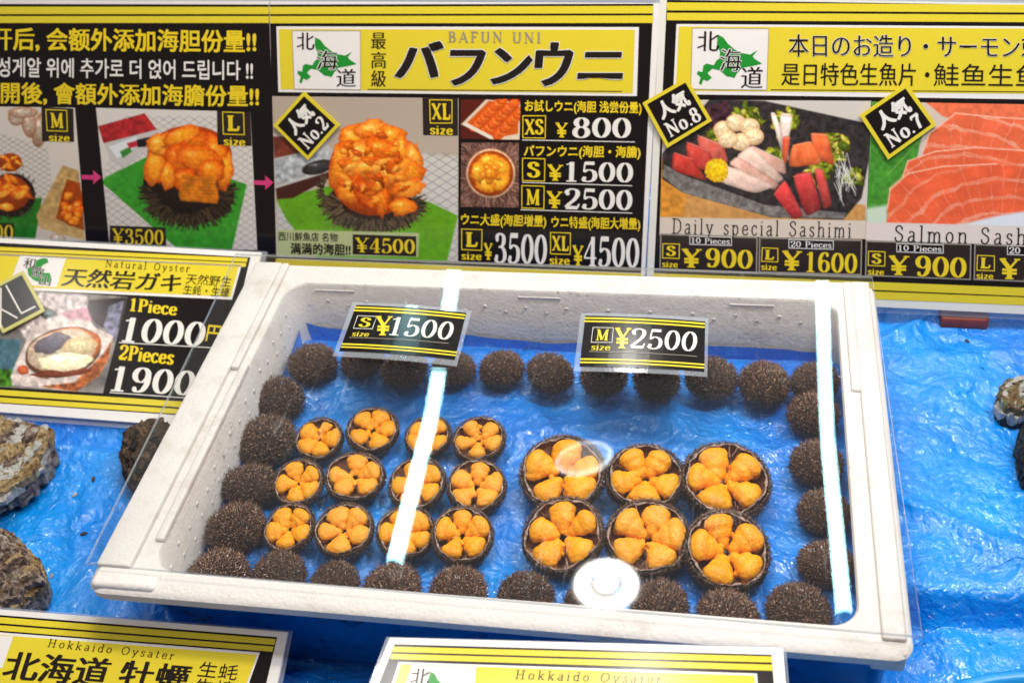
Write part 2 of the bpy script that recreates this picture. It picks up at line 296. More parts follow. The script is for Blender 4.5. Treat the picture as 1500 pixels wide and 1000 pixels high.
# a small serif alphabet, drawn as pen strokes (cap height 1)
# l: straight, s: smooth, o: ellipse (cx,cy,rx,ry), b: ball (x,y,r), f: serif (x,y,half), T: always thick, t: always thin
def el(cx, cy, rx, ry): return ('o', (cx, cy, rx, ry))
G = {
'0': (.6, [el(.3, .5, .2, .45)]),
'1': (.6, [('T', [(.31, .0), (.31, .97)]), ('f', (.31, .03, .17)), ('t', [(.31, .95), (.22, .86), (.13, .84)])]),
'2': (.6, [('b', (.14, .72, .07)), ('s', [(.1, .74), (.14, .88), (.29, .96), (.46, .88), (.48, .68), (.38, .46), (.2, .24), (.09, .08)]), ('T', [(.09, .07), (.5, .07)]), ('t', [(.5, .07), (.54, .26)])]),
'3': (.6, [('b', (.15, .76, .065)), ('s', [(.12, .8), (.17, .91), (.28, .96), (.43, .87), (.43, .66), (.34, .55), (.22, .53)]), ('s', [(.22, .53), (.4, .5), (.5, .32), (.47, .12), (.32, .03), (.16, .06), (.1, .18)]), ('b', (.14, .21, .07))]),
'4': (.6, [('T', [(.4, .0), (.4, .97)]), ('t', [(.4, .97), (.05, .3)]), ('t', [(.04, .28), (.56, .28)]), ('f', (.4, .03, .14))]),
'5': (.6, [('T', [(.14, .92), (.47, .92)]), ('t', [(.15, .94), (.12, .5)]), ('s', [(.12, .5), (.28, .6), (.45, .52), (.5, .32), (.45, .12), (.3, .03), (.16, .06), (.1, .17)]), ('b', (.14, .2, .07))]),
'6': (.6, [el(.31, .31, .18, .27), ('s', [(.46, .86), (.36, .96), (.22, .9), (.13, .66), (.12, .35)]), ('b', (.44, .83, .06))]),
'7': (.6, [('T', [(.1, .92), (.52, .92)]), ('t', [(.1, .94), (.09, .74)]), ('s', [(.5, .9), (.34, .55), (.27, .02)])]),
'8': (.6, [el(.3, .73, .155, .22), el(.3, .27, .19, .25)]),
'9': (.6, [el(.29, .69, .18, .27), ('s', [(.14, .14), (.24, .04), (.38, .1), (.47, .34), (.48, .65)]), ('b', (.16, .17, .06))]),
'¥': (.72, [('T', [(.08, .97), (.35, .5)]), ('t', [(.62, .97), (.35, .5)]), ('T', [(.35, .52), (.35, .02)]), ('m', [(.1, .44), (.6, .44)]), ('m', [(.1, .28), (.6, .28)]), ('f', (.11, .95, .11)), ('f', (.6, .95, .1)), ('f', (.35, .03, .14))]),
'S': (.6, [('s', [(.45, .72), (.42, .88), (.28, .96), (.13, .86), (.13, .68), (.28, .54), (.44, .42), (.48, .22), (.38, .06), (.24, .03), (.11, .12), (.09, .28)])]),
'M': (.95, [('t', [(.14, .0), (.14, .97)]), ('T', [(.16, .96), (.46, .06)]), ('t', [(.46, .06), (.76, .96)]), ('T', [(.78, .0), (.78, .97)]), ('f', (.14, .03, .12)), ('f', (.78, .03, .15)), ('f', (.12, .95, .1)), ('f', (.82, .95, .1))]),
'L': (.65, [('T', [(.2, .0), (.2, .97)]), ('f', (.2, .95, .15)), ('m', [(.06, .04), (.55, .04)]), ('t', [(.55, .03), (.58, .3)])]),
'X': (.75, [('T', [(.14, .96), (.6, .03)]), ('t', [(.6, .96), (.13, .03)]), ('f', (.14, .95, .11)), ('f', (.6, .95, .1)), ('f', (.13, .03, .1)), ('f', (.61, .03, .12))]),
'N': (.8, [('t', [(.16, .0), (.16, .97)]), ('T', [(.15, .96), (.63, .04)]), ('t', [(.63, .02), (.63, .97)]), ('f', (.15, .03, .1)), ('f', (.12, .95, .09)), ('f', (.63, .95, .1))]),
'A': (.75, [('t', [(.36, .96), (.1, .02)]), ('T', [(.36, .96), (.62, .02)]), ('t', [(.2, .33), (.52, .33)]), ('f', (.1, .03, .09)), ('f', (.62, .03, .12))]),
'B': (.68, [('T', [(.18, .0), (.18, .97)]), ('f', (.14, .95, .1)), ('f', (.14, .03, .1)), ('s', [(.18, .95), (.42, .93), (.48, .75), (.4, .56), (.18, .52)]), ('s', [(.18, .52), (.46, .48), (.54, .27), (.44, .07), (.18, .03)])]),
'F': (.62, [('T', [(.18, .0), (.18, .97)]), ('f', (.18, .03, .13)), ('m', [(.06, .95), (.54, .95)]), ('t', [(.55, .96), (.56, .74)]), ('t', [(.18, .52), (.42, .52)]), ('t', [(.42, .42), (.42, .62)])]),
'U': (.8, [('T', [(.2, .96), (.2, .4)]), ('s', [(.2, .42), (.22, .14), (.4, .03), (.58, .14), (.62, .42), (.62, .96)]), ('f', (.2, .95, .12)), ('f', (.62, .95, .1))]),
'I': (.4, [('T', [(.2, .0), (.2, .97)]), ('f', (.2, .95, .13)), ('f', (.2, .03, .13))]),
'D': (.75, [('T', [(.18, .0), (.18, .97)]), ('f', (.14, .95, .1)), ('f', (.14, .03, .1)), ('s', [(.18, .95), (.44, .92), (.62, .74), (.65, .5), (.62, .25), (.44, .06), (.18, .03)])]),
'P': (.64, [('T', [(.18, .0), (.18, .97)]), ('f', (.14, .95, .1)), ('f', (.18, .03, .13)), ('s', [(.18, .95), (.44, .92), (.53, .72), (.44, .51), (.18, .47)])]),
'O': (.8, [el(.4, .49, .29, .46)]),
'H': (.82, [('T', [(.2, .0), (.2, .97)]), ('T', [(.62, .0), (.62, .97)]), ('t', [(.2, .5), (.62, .5)]), ('f', (.2, .95, .12)), ('f', (.2, .03, .12)), ('f', (.62, .95, .12)), ('f', (.62, .03, .12))]),
'a': (.52, [('s', [(.12, .54), (.2, .63), (.34, .6), (.38, .45), (.38, .1), (.42, .03), (.49, .06)]), ('s', [(.38, .38), (.18, .32), (.09, .18), (.14, .04), (.26, .03), (.38, .16)])]),
'c': (.5, [('s', [(.42, .52), (.35, .62), (.24, .63), (.12, .5), (.1, .32), (.14, .14), (.26, .03), (.38, .06), (.45, .17)]), ('b', (.41, .5, .05))]),
'd': (.58, [('T', [(.44, .0), (.44, .99)]), ('f', (.38, .97, .07)), el(.28, .32, .17, .3), ('f', (.5, .03, .06))]),
'e': (.52, [('t', [(.12, .35), (.44, .35)]), ('s', [(.44, .35), (.4, .56), (.28, .63), (.15, .55), (.1, .33), (.15, .1), (.28, .03), (.4, .07), (.46, .17)])]),
'h': (.6, [('T', [(.14, .0), (.14, .99)]), ('f', (.1, .97, .07)), ('s', [(.14, .45), (.25, .61), (.4, .6), (.46, .45), (.46, .02)]), ('f', (.14, .03, .1)), ('f', (.46, .03, .1))]),
'i': (.3, [('T', [(.15, .0), (.15, .64)]), ('f', (.11, .62, .07)), ('f', (.15, .03, .1)), ('b', (.15, .86, .06))]),
'k': (.58, [('T', [(.14, .0), (.14, .99)]), ('f', (.1, .97, .07)), ('t', [(.14, .24), (.42, .6)]), ('T', [(.24, .36), (.46, .03)]), ('f', (.14, .03, .1)), ('f', (.46, .03, .1)), ('f', (.42, .62, .1))]),
'l': (.3, [('T', [(.15, .0), (.15, .99)]), ('f', (.11, .97, .07)), ('f', (.15, .03, .1))]),
'm': (.86, [('T', [(.14, .0), (.14, .64)]), ('f', (.1, .62, .06)), ('s', [(.14, .45), (.25, .61), (.38, .58), (.42, .42), (.42, .02)]), ('s', [(.42, .45), (.54, .61), (.67, .58), (.71, .42), (.71, .02)]), ('f', (.14, .03, .09)), ('f', (.42, .03, .09)), ('f', (.71, .03, .09))]),
'n': (.6, [('T', [(.14, .0), (.14, .64)]), ('f', (.1, .62, .06)), ('s', [(.14, .45), (.26, .61), (.4, .6), (.46, .45), (.46, .02)]), ('f', (.14, .03, .1)), ('f', (.46, .03, .1))]),
'o': (.56, [el(.28, .33, .18, .3)]),
'p': (.58, [('T', [(.14, -.26), (.14, .64)]), ('f', (.1, .62, .06)), el(.3, .32, .17, .3), ('f', (.14, -.24, .1))]),
'r': (.44, [('T', [(.14, .0), (.14, .64)]), ('f', (.1, .62, .06)), ('f', (.14, .03, .1)), ('s', [(.14, .42), (.22, .58), (.34, .6)]), ('b', (.35, .56, .06))]),
's': (.46, [('s', [(.37, .5), (.33, .61), (.2, .63), (.12, .52), (.16, .4), (.3, .3), (.38, .18), (.32, .05), (.18, .03), (.09, .15)])]),
't': (.38, [('s', [(.17, .85), (.17, .2), (.22, .04), (.34, .1)]), ('t', [(.05, .62), (.32, .62)])]),
'u': (.6, [('s', [(.14, .62), (.14, .2), (.2, .04), (.34, .05), (.45, .2)]), ('T', [(.45, .02), (.45, .64)]), ('f', (.1, .62, .06)), ('f', (.41, .62, .06)), ('f', (.5, .03, .06))]),
'y': (.55, [('T', [(.1, .62), (.28, .06)]), ('s', [(.46, .62), (.28, .04), (.2, -.2), (.08, -.24)]), ('f', (.1, .62, .09)), ('f', (.45, .62, .09))]),
'z': (.5, [('t', [(.08, .61), (.42, .61)]), ('T', [(.41, .6), (.09, .03)]), ('t', [(.08, .04), (.43, .04)])]),
'.': (.28, [('b', (.14, .06, .07))]), ' ': (.4, []), '!': (.3, [('T', [(.15, .3), (.15, .97)]), ('b', (.15, .06, .07))]),
}
def catmull(P, n=5):
    P = np.array(P, float); Q = np.vstack([2*P[0]-P[1], P, 2*P[-1]-P[-2]]); out = []
    for i in range(1, len(Q)-2):
        for t in np.linspace(0, 1, n, endpoint=False):
            a, b, c, d = Q[i-1], Q[i], Q[i+1], Q[i+2]
            out.append(.5*((2*b)+(-a+c)*t+(2*a-5*b+4*c-d)*t*t+(-a+3*b-3*c+d)*t**3))
    out.append(P[-1]); return np.array(out)
def sweep(P, W, closed=False):
    if closed: T = np.roll(P, -1, 0)-np.roll(P, 1, 0)
    else: T = np.gradient(P, axis=0)
    T /= np.maximum(np.hypot(T[:, 0], T[:, 1]), 1e-9)[:, None]; N = np.stack([-T[:, 1], T[:, 0]], 1)
    w = W(T)[:, None]/2; A = P+N*w; B = P-N*w; n = len(P); V = np.vstack([A, B])
    F = [(i, i+1, n+i+1, n+i) for i in range(n-1)]
    if closed: F.append((n-1, 0, n, 2*n-1))
    return V, F
def serif_raw(s, thick=.15, thin=.045, track=0.0):
    Vs = []; Fs = []; Ls = []; off = 0; x = 0.0; lay = 0
    def add(V, F, lv):
        nonlocal off
        Vs.append(V+np.array([x, 0])); Fs.extend(tuple(i+off for i in f) for f in F); Ls.extend([lv]*len(V)); off += len(V)
    for ch in s:
        adv, st = G[ch]; sc = thick/.15
        for li, (k, d) in enumerate(st):
            auto = lambda T: thin+(thick-thin)*np.abs(T[:, 1])**1.5
            if k == 'o':
                cx, cy, rx, ry = d; a = np.linspace(0, 2*np.pi, 28, endpoint=False)
                V, F = sweep(np.stack([cx+rx*np.cos(a), cy+ry*np.sin(a)], 1), auto, True)
            elif k == 'b':
                a = np.linspace(0, 2*np.pi, 12, endpoint=False); r = d[2]*(.6+.4*sc)
                V = np.stack([d[0]+r*np.cos(a), d[1]+r*np.sin(a)], 1); F = [tuple(range(12))]
            elif k == 'f':
                V, F = sweep(np.array([(d[0]-d[2], d[1]), (d[0]+d[2], d[1])]), lambda T: np.full(len(T), max(thin, .06*sc)))
            else:
                P = catmull(d) if k == 's' else np.array(d, float)
                wf = {'s': auto, 'l': auto, 'T': (lambda T: np.full(len(T), thick)), 't': (lambda T: np.full(len(T), thin*1.15)), 'm': (lambda T: np.full(len(T), thin*1.7))}[k]
                V, F = sweep(P, wf)
            add(V, F, li)
        x += adv+track
    return np.vstack(Vs), Fs, np.array(Ls)

LV = 0.00016                                     # one print layer
class Sign:
    """flat print on one plane; positions are where the print sits as seen in the photo"""
    def __init__(s, plane, parent, curl=None): s.pl = plane; s.o = parent; s.curl = curl
    def pts(s, X, Y, off):
        P = s.pl.on(np.asarray(X, float), np.asarray(Y, float), 0)
        o = np.asarray(off)
        b = s.curl(P) if s.curl else 0
        P = P + s.pl.n*(np.broadcast_to(o + b, P.shape[:-1])[..., None])
        return P
    def quad(s, pts, mat, lv, name, parent=None):
        if s.curl and len(pts) == 4:
            n = 12; u = np.linspace(0, 1, n)[None, :]; v = np.linspace(0, 1, 5)[:, None]
            (a, b, c, d) = [np.array(p, float) for p in pts]
            f = lambda k: ((a[k]*(1-u)+b[k]*u)*(1-v)+(d[k]*(1-u)+c[k]*u)*v).ravel()
            V = s.pts(f(0), f(1), lv*LV); me = fastmesh(name, V, grid_faces(n, 5), MAT[mat])
        else:
            P = np.array(pts, float); V = s.pts(P[:, 0], P[:, 1], lv*LV); me = mesh(name, V, [tuple(range(len(pts)))], MAT[mat])
        return link(name, me, parent or s.o)
    def line(s, p, q, w, mat, lv, name='rule_line'):
        s.quad([(p[0], p[1]-w/2), (q[0], q[1]-w/2), (q[0], q[1]+w/2), (p[0], p[1]+w/2)], mat, lv, name)
    def frame(s, pts, w, mat, lv, name='size_frame'):
        P = np.array(pts, float); c = P.mean(0); n = len(P)
        d = P-c; Q = c + d*(1-w/np.maximum(np.abs(d), 1))
        A = np.vstack([P, Q]); V = s.pts(A[:, 0], A[:, 1], lv*LV)
        link(name, mesh(name, V, [(i, (i+1) % n, n+(i+1) % n, n+i) for i in range(n)], MAT[mat]), s.o)
    def text(s, body, tl, tr, bl, mat, lv=6, font='cjk', bold=.0, boldy=None, halo=None, name='lettering', **kw):
        if font == 'cjk':
            V, F = text_raw(body); V = embolden(V, F, bold, bold if boldy is None else boldy); L = np.zeros(len(V))
        else: V, F, L = serif_raw(body, **kw)
        V = V - V.min(0); V = V/V.max(0)
        tl, tr, bl = map(np.array, (tl, tr, bl))
        def put(V, mat, lv, name):
            P = tl + V[:, :1]*(tr-tl) + (1-V[:, 1:])*(bl-tl)
            Q = s.pts(P[:, 0], P[:, 1], lv*LV + L*.00002)
            link(name, mesh(name, Q, F, MAT[mat]), s.o)
        if halo:
            H = V.copy() if font != 'cjk' else None
            if font == 'cjk':
                V0, _ = text_raw(body); H = embolden(V0, F, bold+halo[1], (bold if boldy is None else boldy)+halo[1])
                V1 = embolden(V0, F, bold, bold if boldy is None else boldy); mn = V1.min(0); H = (H-mn)/(V1-mn).max(0)
                put(H, halo[0], lv-.6, 'letter_outline')
        put(V, mat, lv, name)
    def board(s, pts, thick=.0022): pass

def slab(name, plane, pts, off, thick, mat, curl=None, n=10):
    """a thin board whose front lies on the plane"""
    (a, b, c, d) = [np.array(p, float) for p in pts]; u = np.linspace(0, 1, n)[None, :]; v = np.linspace(0, 1, n)[:, None]
    f = lambda k: ((a[k]*(1-u)+b[k]*u)*(1-v)+(d[k]*(1-u)+c[k]*u)*v).ravel()
    P = plane.on(f(0), f(1), 0); bb = curl(P) if curl else np.zeros(len(P))
    A = P+plane.n*(off+bb)[:, None]; B = P+plane.n*(off+bb-thick)[:, None]
    F = [tuple(q) for q in grid_faces(n, n)]; m = n*n
    G_ = [tuple(m+i for i in q[::-1]) for q in F]
    ring = [i for i in range(n)] + [i*n+n-1 for i in range(1, n)] + [m-1-i for i in range(1, n)] + [(n-1-i)*n for i in range(1, n-1)]
    S = [(ring[i], m+ring[i], m+ring[(i+1) % len(ring)], ring[(i+1) % len(ring)]) for i in range(len(ring))]
    return mesh(name, np.vstack([A, B]), F+G_+S, mat)

# ------------------------------------------------------------------ printed pictures (flat print, coloured per point)
class Pic:
    def __init__(s, sign, tl, tr, br, bl, step=1.25, lv=3):
        tl, tr, br, bl = [np.array(p, float) for p in (tl, tr, br, bl)]
        w = max(np.hypot(*(tr-tl)), np.hypot(*(br-bl))); h = max(np.hypot(*(bl-tl)), np.hypot(*(br-tr)))
        s.nu = int(w/step)+2; s.nv = int(h/step)+2
        u = np.linspace(0, 1, s.nu)[None, :, None]; v = np.linspace(0, 1, s.nv)[:, None, None]
        P = (tl*(1-u)+tr*u)*(1-v)+(bl*(1-u)+br*u)*v
        s.X = P[..., 0]; s.Y = P[..., 1]; s.C = np.ones((s.nv, s.nu, 3)); s.sign = sign; s.lv = lv
    def col(s, c): return np.array(c, float)/255
    def mix(s, m, c):
        c = s.col(c) if not (isinstance(c, np.ndarray) and c.ndim == 3) else c
        s.C = s.C*(1-m[..., None]) + c*m[..., None]
    def fill(s, c): s.C[:] = s.col(c)
    def inside(s, pts, soft=1.2):
        P = np.array(pts, float); ins = np.zeros(s.X.shape, bool); dm = np.full(s.X.shape, 1e9)
        for i in range(len(P)):
            (x0, y0), (x1, y1) = P[i-1], P[i]
            if y1 != y0:
                c = ((s.Y < y0) != (s.Y < y1)) & (s.X < (x1-x0)*(s.Y-y0)/(y1-y0)+x0); ins ^= c
            t = np.clip(((s.X-x0)*(x1-x0)+(s.Y-y0)*(y1-y0))/((x1-x0)**2+(y1-y0)**2+1e-9), 0, 1)
            dm = np.minimum(dm, np.hypot(s.X-x0-t*(x1-x0), s.Y-y0-t*(y1-y0)))
        return np.clip(.5+np.where(ins, dm, -dm)/soft, 0, 1)
    def poly(s, pts, c, soft=1.2, grain=0): 
        m = s.inside(pts, soft)
        cc = s.col(c)*np.ones(s.C.shape)
        if grain: cc = cc*(1+grain*fbm(s.X/6, s.Y/6, 3)[..., None]*2)
        s.mix(m, np.clip(cc, 0, 1))
    def ell(s, cx, cy, rx, ry, ang, c, soft=1.3, dark=.45, hi=.25, jag=0, seed=0, only=None):
        a = R_(ang); dx = s.X-cx; dy = s.Y-cy; u = (dx*math.cos(a)+dy*math.sin(a))/rx; v = (-dx*math.sin(a)+dy*math.cos(a))/ry
        r = np.sqrt(u*u+v*v)
        if jag: r = r*(1+jag*fbm(s.X/(rx*.5), s.Y/(ry*.5), seed)*2)
        m = np.clip(.5+(1-r)*min(rx, ry)/soft, 0, 1)
        if only is not None: m = m*only
        rc = np.clip(r, 0, 1)**3; sh = 1+.14*(-dy/ry); st = fbm(u*2.2+seed, v*7, seed+4)
        h = hi*np.exp(-(((dx+rx*.25)/(rx*.30))**2+((dy+ry*.35)/(ry*.22))**2))*(.4+1.2*vnoise(s.X/2.3, s.Y/2.3, seed+2))
        kk = np.stack([1.05-dark*.35*rc, 1.04-dark*.85*rc, 1-dark*1.1*rc], -1)
        cc = s.col(c)*kk*(sh*(1+.22*st))[..., None] + h[..., None]
        cc = cc*(1+.22*fbm(s.X/3.1, s.Y/3.1, seed+9)[..., None]*2)
        s.mix(m, np.clip(cc, 0, 1))
    def seg(s, p, q, w, c, a=1.0):
        (x0, y0), (x1, y1) = p, q
        t = np.clip(((s.X-x0)*(x1-x0)+(s.Y-y0)*(y1-y0))/((x1-x0)**2+(y1-y0)**2+1e-9), 0, 1)
        d = np.hypot(s.X-x0-t*(x1-x0), s.Y-y0-t*(y1-y0)); s.mix(np.clip(.5+(w/2-d)/1.0, 0, 1)*a, c)
    def net(s, pts, c, ox, oy, dx=16, dy=9):
        m = s.inside(pts, 2)
        d1 = np.abs(((s.X-ox)/dx+(s.Y-oy)/dy) % 1-.5); d2 = np.abs(((s.X-ox)/dx-(s.Y-oy)/dy) % 1-.5)
        g = np.clip(1-(np.minimum(d1, d2))/.07, 0, 1); s.mix(m*g*.75, c)
    def spikes(s, cx, cy, rx, ry, L, n, c0, c1, a0=0, a1=360, seed=1):
        r = random.Random(seed)
        for i in range(n):
            a = R_(r.uniform(a0, a1)); k = r.uniform(.7, 1.02); x = cx+rx*k*math.cos(a); y = cy+ry*k*math.sin(a); l = L*r.uniform(.5, 1.1)
            b = a+r.uniform(-.5, .5); t = r.random()
            s.seg((x, y), (x+l*math.cos(b), y+l*math.sin(b)), r.uniform(1, 2.2), [c0[j]*(1-t)+c1[j]*t for j in range(3)])
    def done(s, name='printed_picture'):
        V = s.sign.pts(s.X.ravel(), s.Y.ravel(), s.lv*LV); me = fastmesh(name, V, grid_faces(s.nu, s.nv), MAT['photo'], False)
        c = np.clip(s.C.reshape(-1, 3), 0, 1); c = np.where(c <= .04045, c/12.92, ((c+.055)/1.055)**2.4)
        at_ = me.color_attributes.new('Print', 'FLOAT_COLOR', 'POINT'); at_.data.foreach_set('color', np.hstack([c, np.ones((len(c), 1))]).astype(np.float32).ravel())
        return link(name, me, s.sign.o)
ORN = [(246, 150, 32), (240, 132, 22), (250, 166, 50), (228, 112, 16)]
def roe_pile(p, cx, cy, rx, ry, n, seed, lobe=.3, cols=ORN):
    r = random.Random(seed); L = []
    for i in range(n):
        a = r.uniform(0, 6.28); k = math.sqrt(r.random())*.78
        L.append((cy+ry*k*math.sin(a), cx+rx*k*math.cos(a)))
    L.sort()
    p.ell(cx, cy, rx*.97, ry*.97, 0, (150, 62, 10), dark=.2, hi=0)
    for y, x in L:
        p.ell(x, y, rx*lobe*r.uniform(.9, 1.5), ry*lobe*r.uniform(.4, .7), r.uniform(-60, 60), r.choice(cols), dark=.6, hi=.2, jag=.35, seed=r.randrange(99))

# ================================================================== THE PLACE
# ---- table covered with a blue tarp
def tarp():
    nx, ny = 520, 420
    x = np.linspace(-.75, 1.35, nx); y = np.linspace(-.35, .95, ny); X, Y = np.meshgrid(x, y)
    wx = X+.05*fbm(X*3, Y*3, 5); wy = Y+.05*fbm(X*3, Y*3, 9)
    Z = .016*fbm(wx*5, wy*5, 1) + .020*ridged(wx*4+wy*2, wy*5-wx, 3)*.8 + .0030*ridged(wx*17, wy*14, 4) + .0010*fbm(X*60, Y*60, 7)
    # folds that run slantwise
    for (a, off, amp, w) in ((.5, .42, .006, .012), (.45, .31, .005, .010), (-.6, .62, .006, .014), (.9, -.12, .007, .016), (1.3, -.32, .006, .014)):
        d = (Y-a*X-off+.02*fbm(X*9, Y*9, int(amp*9000)))/w; Z += 1.7*amp*np.exp(-np.abs(d)**1.3)
    # table edge step on the right, in front
    st = np.clip((Y-.128+.010*fbm(X*6, Y*6, 2))/.020, 0, 1); st = st*st*(3-2*st)
    rt = np.clip((X-.60)/.02, 0, 1); Z += -.030*(1-st)*rt
    bx = np.clip((X+.01)/.03, 0, 1)*np.clip((.63-X)/.03, 0, 1)*np.clip((Y+.0)/.03, 0, 1)*np.clip((.46-Y)/.03, 0, 1)
    Z = Z*(1-bx)-.012*bx-.010
    cap = .010+math.tan(R_(22))*(Y-.283)-.010; cap = np.where(Y > .33, .009, np.maximum(cap, -.012)); w_ = np.clip((Y-.235)/.02, 0, 1)*np.clip((.04-X)/.03, 0, 1)
    Z = Z*(1-w_)+np.minimum(Z, cap)*w_
    Z = np.where(Y > .44, np.minimum(Z, .008), Z)
    o = link('table_tarp', fastmesh('table_tarp', np.stack([X.ravel(), Y.ravel(), Z.ravel()], 1), grid_faces(nx, ny), MAT['tarp']))
    tag(o, None, kind='structure'); return X, Y, Z
TX, TY, TZ = tarp()
def zt(x, y):
    i = int(np.clip((y+.35)/1.30*419, 0, 419)); j = int(np.clip((x+.75)/2.10*519, 0, 519)); return float(TZ[i, j])
k = NT('back_wall'); k.set(Base_Color=k.ramp(k.noise(9, 3), [(.3, (.60, .60, .60)), (.7, (.68, .67, .66))]), Roughness=.5)
wl = link('wall', box_me('wall', -.9, 1.5, .74, .76, -.2, .28, k.m)); tag(wl, None, kind='structure')

# ---- foam box
def rrect(x0, x1, y0, y1, r, n=6):
    P = []
    for (cx, cy, a0) in ((x1-r, y0+r, -90), (x1-r, y1-r, 0), (x0+r, y1-r, 90), (x0+r, y0+r, 180)):
        for i in range(n+1):
            a = R_(a0+90*i/n); P.append((cx+r*math.cos(a), cy+r*math.sin(a)))
    return P
ZR = .105
def foam_box():
    root = empty('foam_box', (0.306, .21, 0))
    tag(root, 'white polystyrene fish box lined in blue and holding all the sea urchins', 'box')
    rings = [(.030, .603, .034, .400, -.012, .018), (.018, .607, .022, .405, ZR-.016, .018), (-.008, .612, .0, .420, ZR-.0125, .016),
             (-.009, .6135, -.001, .4205, ZR-.004, .014), (-.005, .610, .003, .4175, ZR, .012),
             (.0372, .5785, .0215, .3900, ZR, .020), (.0388, .5770, .0232, .3882, ZR-.0025, .020),
             (.040, .590, .030, .384, .0300, .016)]
    V = []; F = []
    for (x0, x1, y0, y1, z, r) in rings: V += [(x-.306, y-.21, z) for x, y in rrect(x0, x1, y0, y1, r)]
    n = 28
    for k_ in range(len(rings)-1):
        for i in range(n): F.append((k_*n+i, k_*n+(i+1) % n, (k_+1)*n+(i+1) % n, (k_+1)*n+i))
    F.append(tuple(range(n))[::-1]); F.append(tuple((len(rings)-1)*n+i for i in range(n)))
    me = mesh('box_shell', V, F, MAT['foam'], True)
    o = link('box_shell', me, root)
    o.modifiers.new('e', 'EDGE_SPLIT').split_angle = R_(50)
    def ridge(x0, x1, y0, y1, z0, z1, nm='locking_ridge', bev=.0018):
        q = link(nm, box_me(nm, x0-.306, x1-.306, y0-.21, y1-.21, z0, z1, MAT['foam'], bev), root)
    V = []; F = []
    for (x0, x1, y0, y1, z, r) in ((.0275, .6045, .0315, .4015, -.0115, .018), (.0215, .6065, .0250, .4045, .050, .018), (.0178, .6078, .0216, .4063, ZR-.030, .018)):
        V += [(x-.306, y-.21, z+(.0025*math.sin(i*1.7) if z > .06 else 0)) for i, (x, y) in enumerate(rrect(x0, x1, y0, y1, r))]
    for k_ in range(2):
        for i in range(n): F.append((k_*n+i, k_*n+(i+1) % n, (k_+1)*n+(i+1) % n, (k_+1)*n+i))
    link('blue_lower_wall', mesh('blue_lower_wall', V, F, MAT['lower_wall'], True), root)  # blue skin set just outside the lower box wall
    ridge(-.006, .0225, .02, .416, ZR-.002, ZR+.0055)
    ridge(.0225, .0300, .255, .416, ZR-.002, ZR+.0048)
    ridge(.0310, .0385, .050, .262, ZR-.006, ZR+.0040)
    ridge(.592, .6085, .012, .416, ZR-.002, ZR+.0035)
    ridge(.5845, .5925, .265, .416, ZR-.002, ZR+.0030)
    ridge(.585, .609, .002, .014, ZR-.022, ZR-.001, 'corner_block', .003)
    ridge(-.005, .050, .002, .022, ZR-.016, ZR+.003, 'corner_block', .004)
    bm = bmesh.new(); rr = random.Random(3)
    def ring_mark(loc, axis):
        for r0 in (.0022, .0012):
            M = Matrix.Translation(loc) @ (Matrix.Rotation(R_(90), 4, axis))
            bmesh.ops.create_cone(bm, cap_ends=True, segments=10, radius1=r0, radius2=r0*.7, depth=.0009 if r0 > .002 else .0014, matrix=M)
    for q in range(17):
        for j in range(3):
            y = .045+q*.021+rr.uniform(-.001, .001); z = .048+j*.016+(q % 2)*.006
            ring_mark((.0393-.306+.0004*(z-.03)/.07, y-.21, z), 'Y')
    for q in range(25):
        for j in range(2):
            x = .055+q*.0205; z = .060+j*.019+(q % 2)*.006; ring_mark((x-.306, .3862-.21+.0004, z), 'X')
    for x in (.085, .295, .500): bmesh.ops.create_cube(bm, size=1, matrix=Matrix.Translation((x-.306, .3878-.21, .097)) @ Matrix.Diagonal((.042, .0016, .0026, 1)))
    me = bpy.data.meshes.new('moulded_marks'); bm.to_mesh(me); bm.free(); me.materials.append(MAT['foam']); tag(link('moulded_marks', me, root), None, kind='stuff')
    return root
foam_box()

def liner():
    nx, ny = 300, 240
    u = np.linspace(0, 1, nx); v = np.linspace(0, 1, ny); U, Vv = np.meshgrid(u, v)
    # sheet parameters: flat in the middle, turned up along the walls
    x0, x1, y0, y1 = .0425, .5875, .0325, .3825; top = .026
    sx = (x0-top)+U*(x1-x0+2*top); sy = (y0-top)+Vv*(y1-y0+2*top)
    ht = .55+.6*fbm(U*7+3, Vv*7, 21)+.35*np.exp(-((U-.04)/.04)**2)*(Vv > .5)
    up = np.maximum(np.maximum(x0-sx, sx-x1), np.maximum(y0-sy, sy-y1)); up = np.clip(up, 0, None)*np.clip(ht, .35, 1.25)
    X = np.clip(sx, x0, x1); Y = np.clip(sy, y0, y1)
    wx = X+.02*fbm(X*9, Y*9, 5); wy = Y+.02*fbm(X*9, Y*9, 8)
    w = .012*ridged(wx*8+wy*3, wy*10-wx*4, 31, 2)+.006*fbm(wx*16, wy*16, 33)+.0016*ridged(wx*50, wy*44, 36)+.0006*fbm(X*150, Y*150, 37)
    ed = np.clip(np.minimum(np.minimum(X-x0, x1-X), np.minimum(Y-y0, y1-Y))/.015, 0, 1)
    Z = .0312 + w*(.35+.65*ed) + up
    lean_ = up*.08 + .0015*(up > 0)*fbm(X*70, Y*70, 41)
    X = X + np.where(sx < x0, -.001, 0)+np.where(sx > x1, .001, 0); 
    o = link('blue_liner', fastmesh('blue_liner', np.stack([X.ravel(), Y.ravel(), Z.ravel()], 1), grid_faces(nx, ny), MAT['liner']))
    tag(o, 'glossy blue plastic sheet lining the floor of the white foam box under the urchins', 'plastic sheet')
liner()

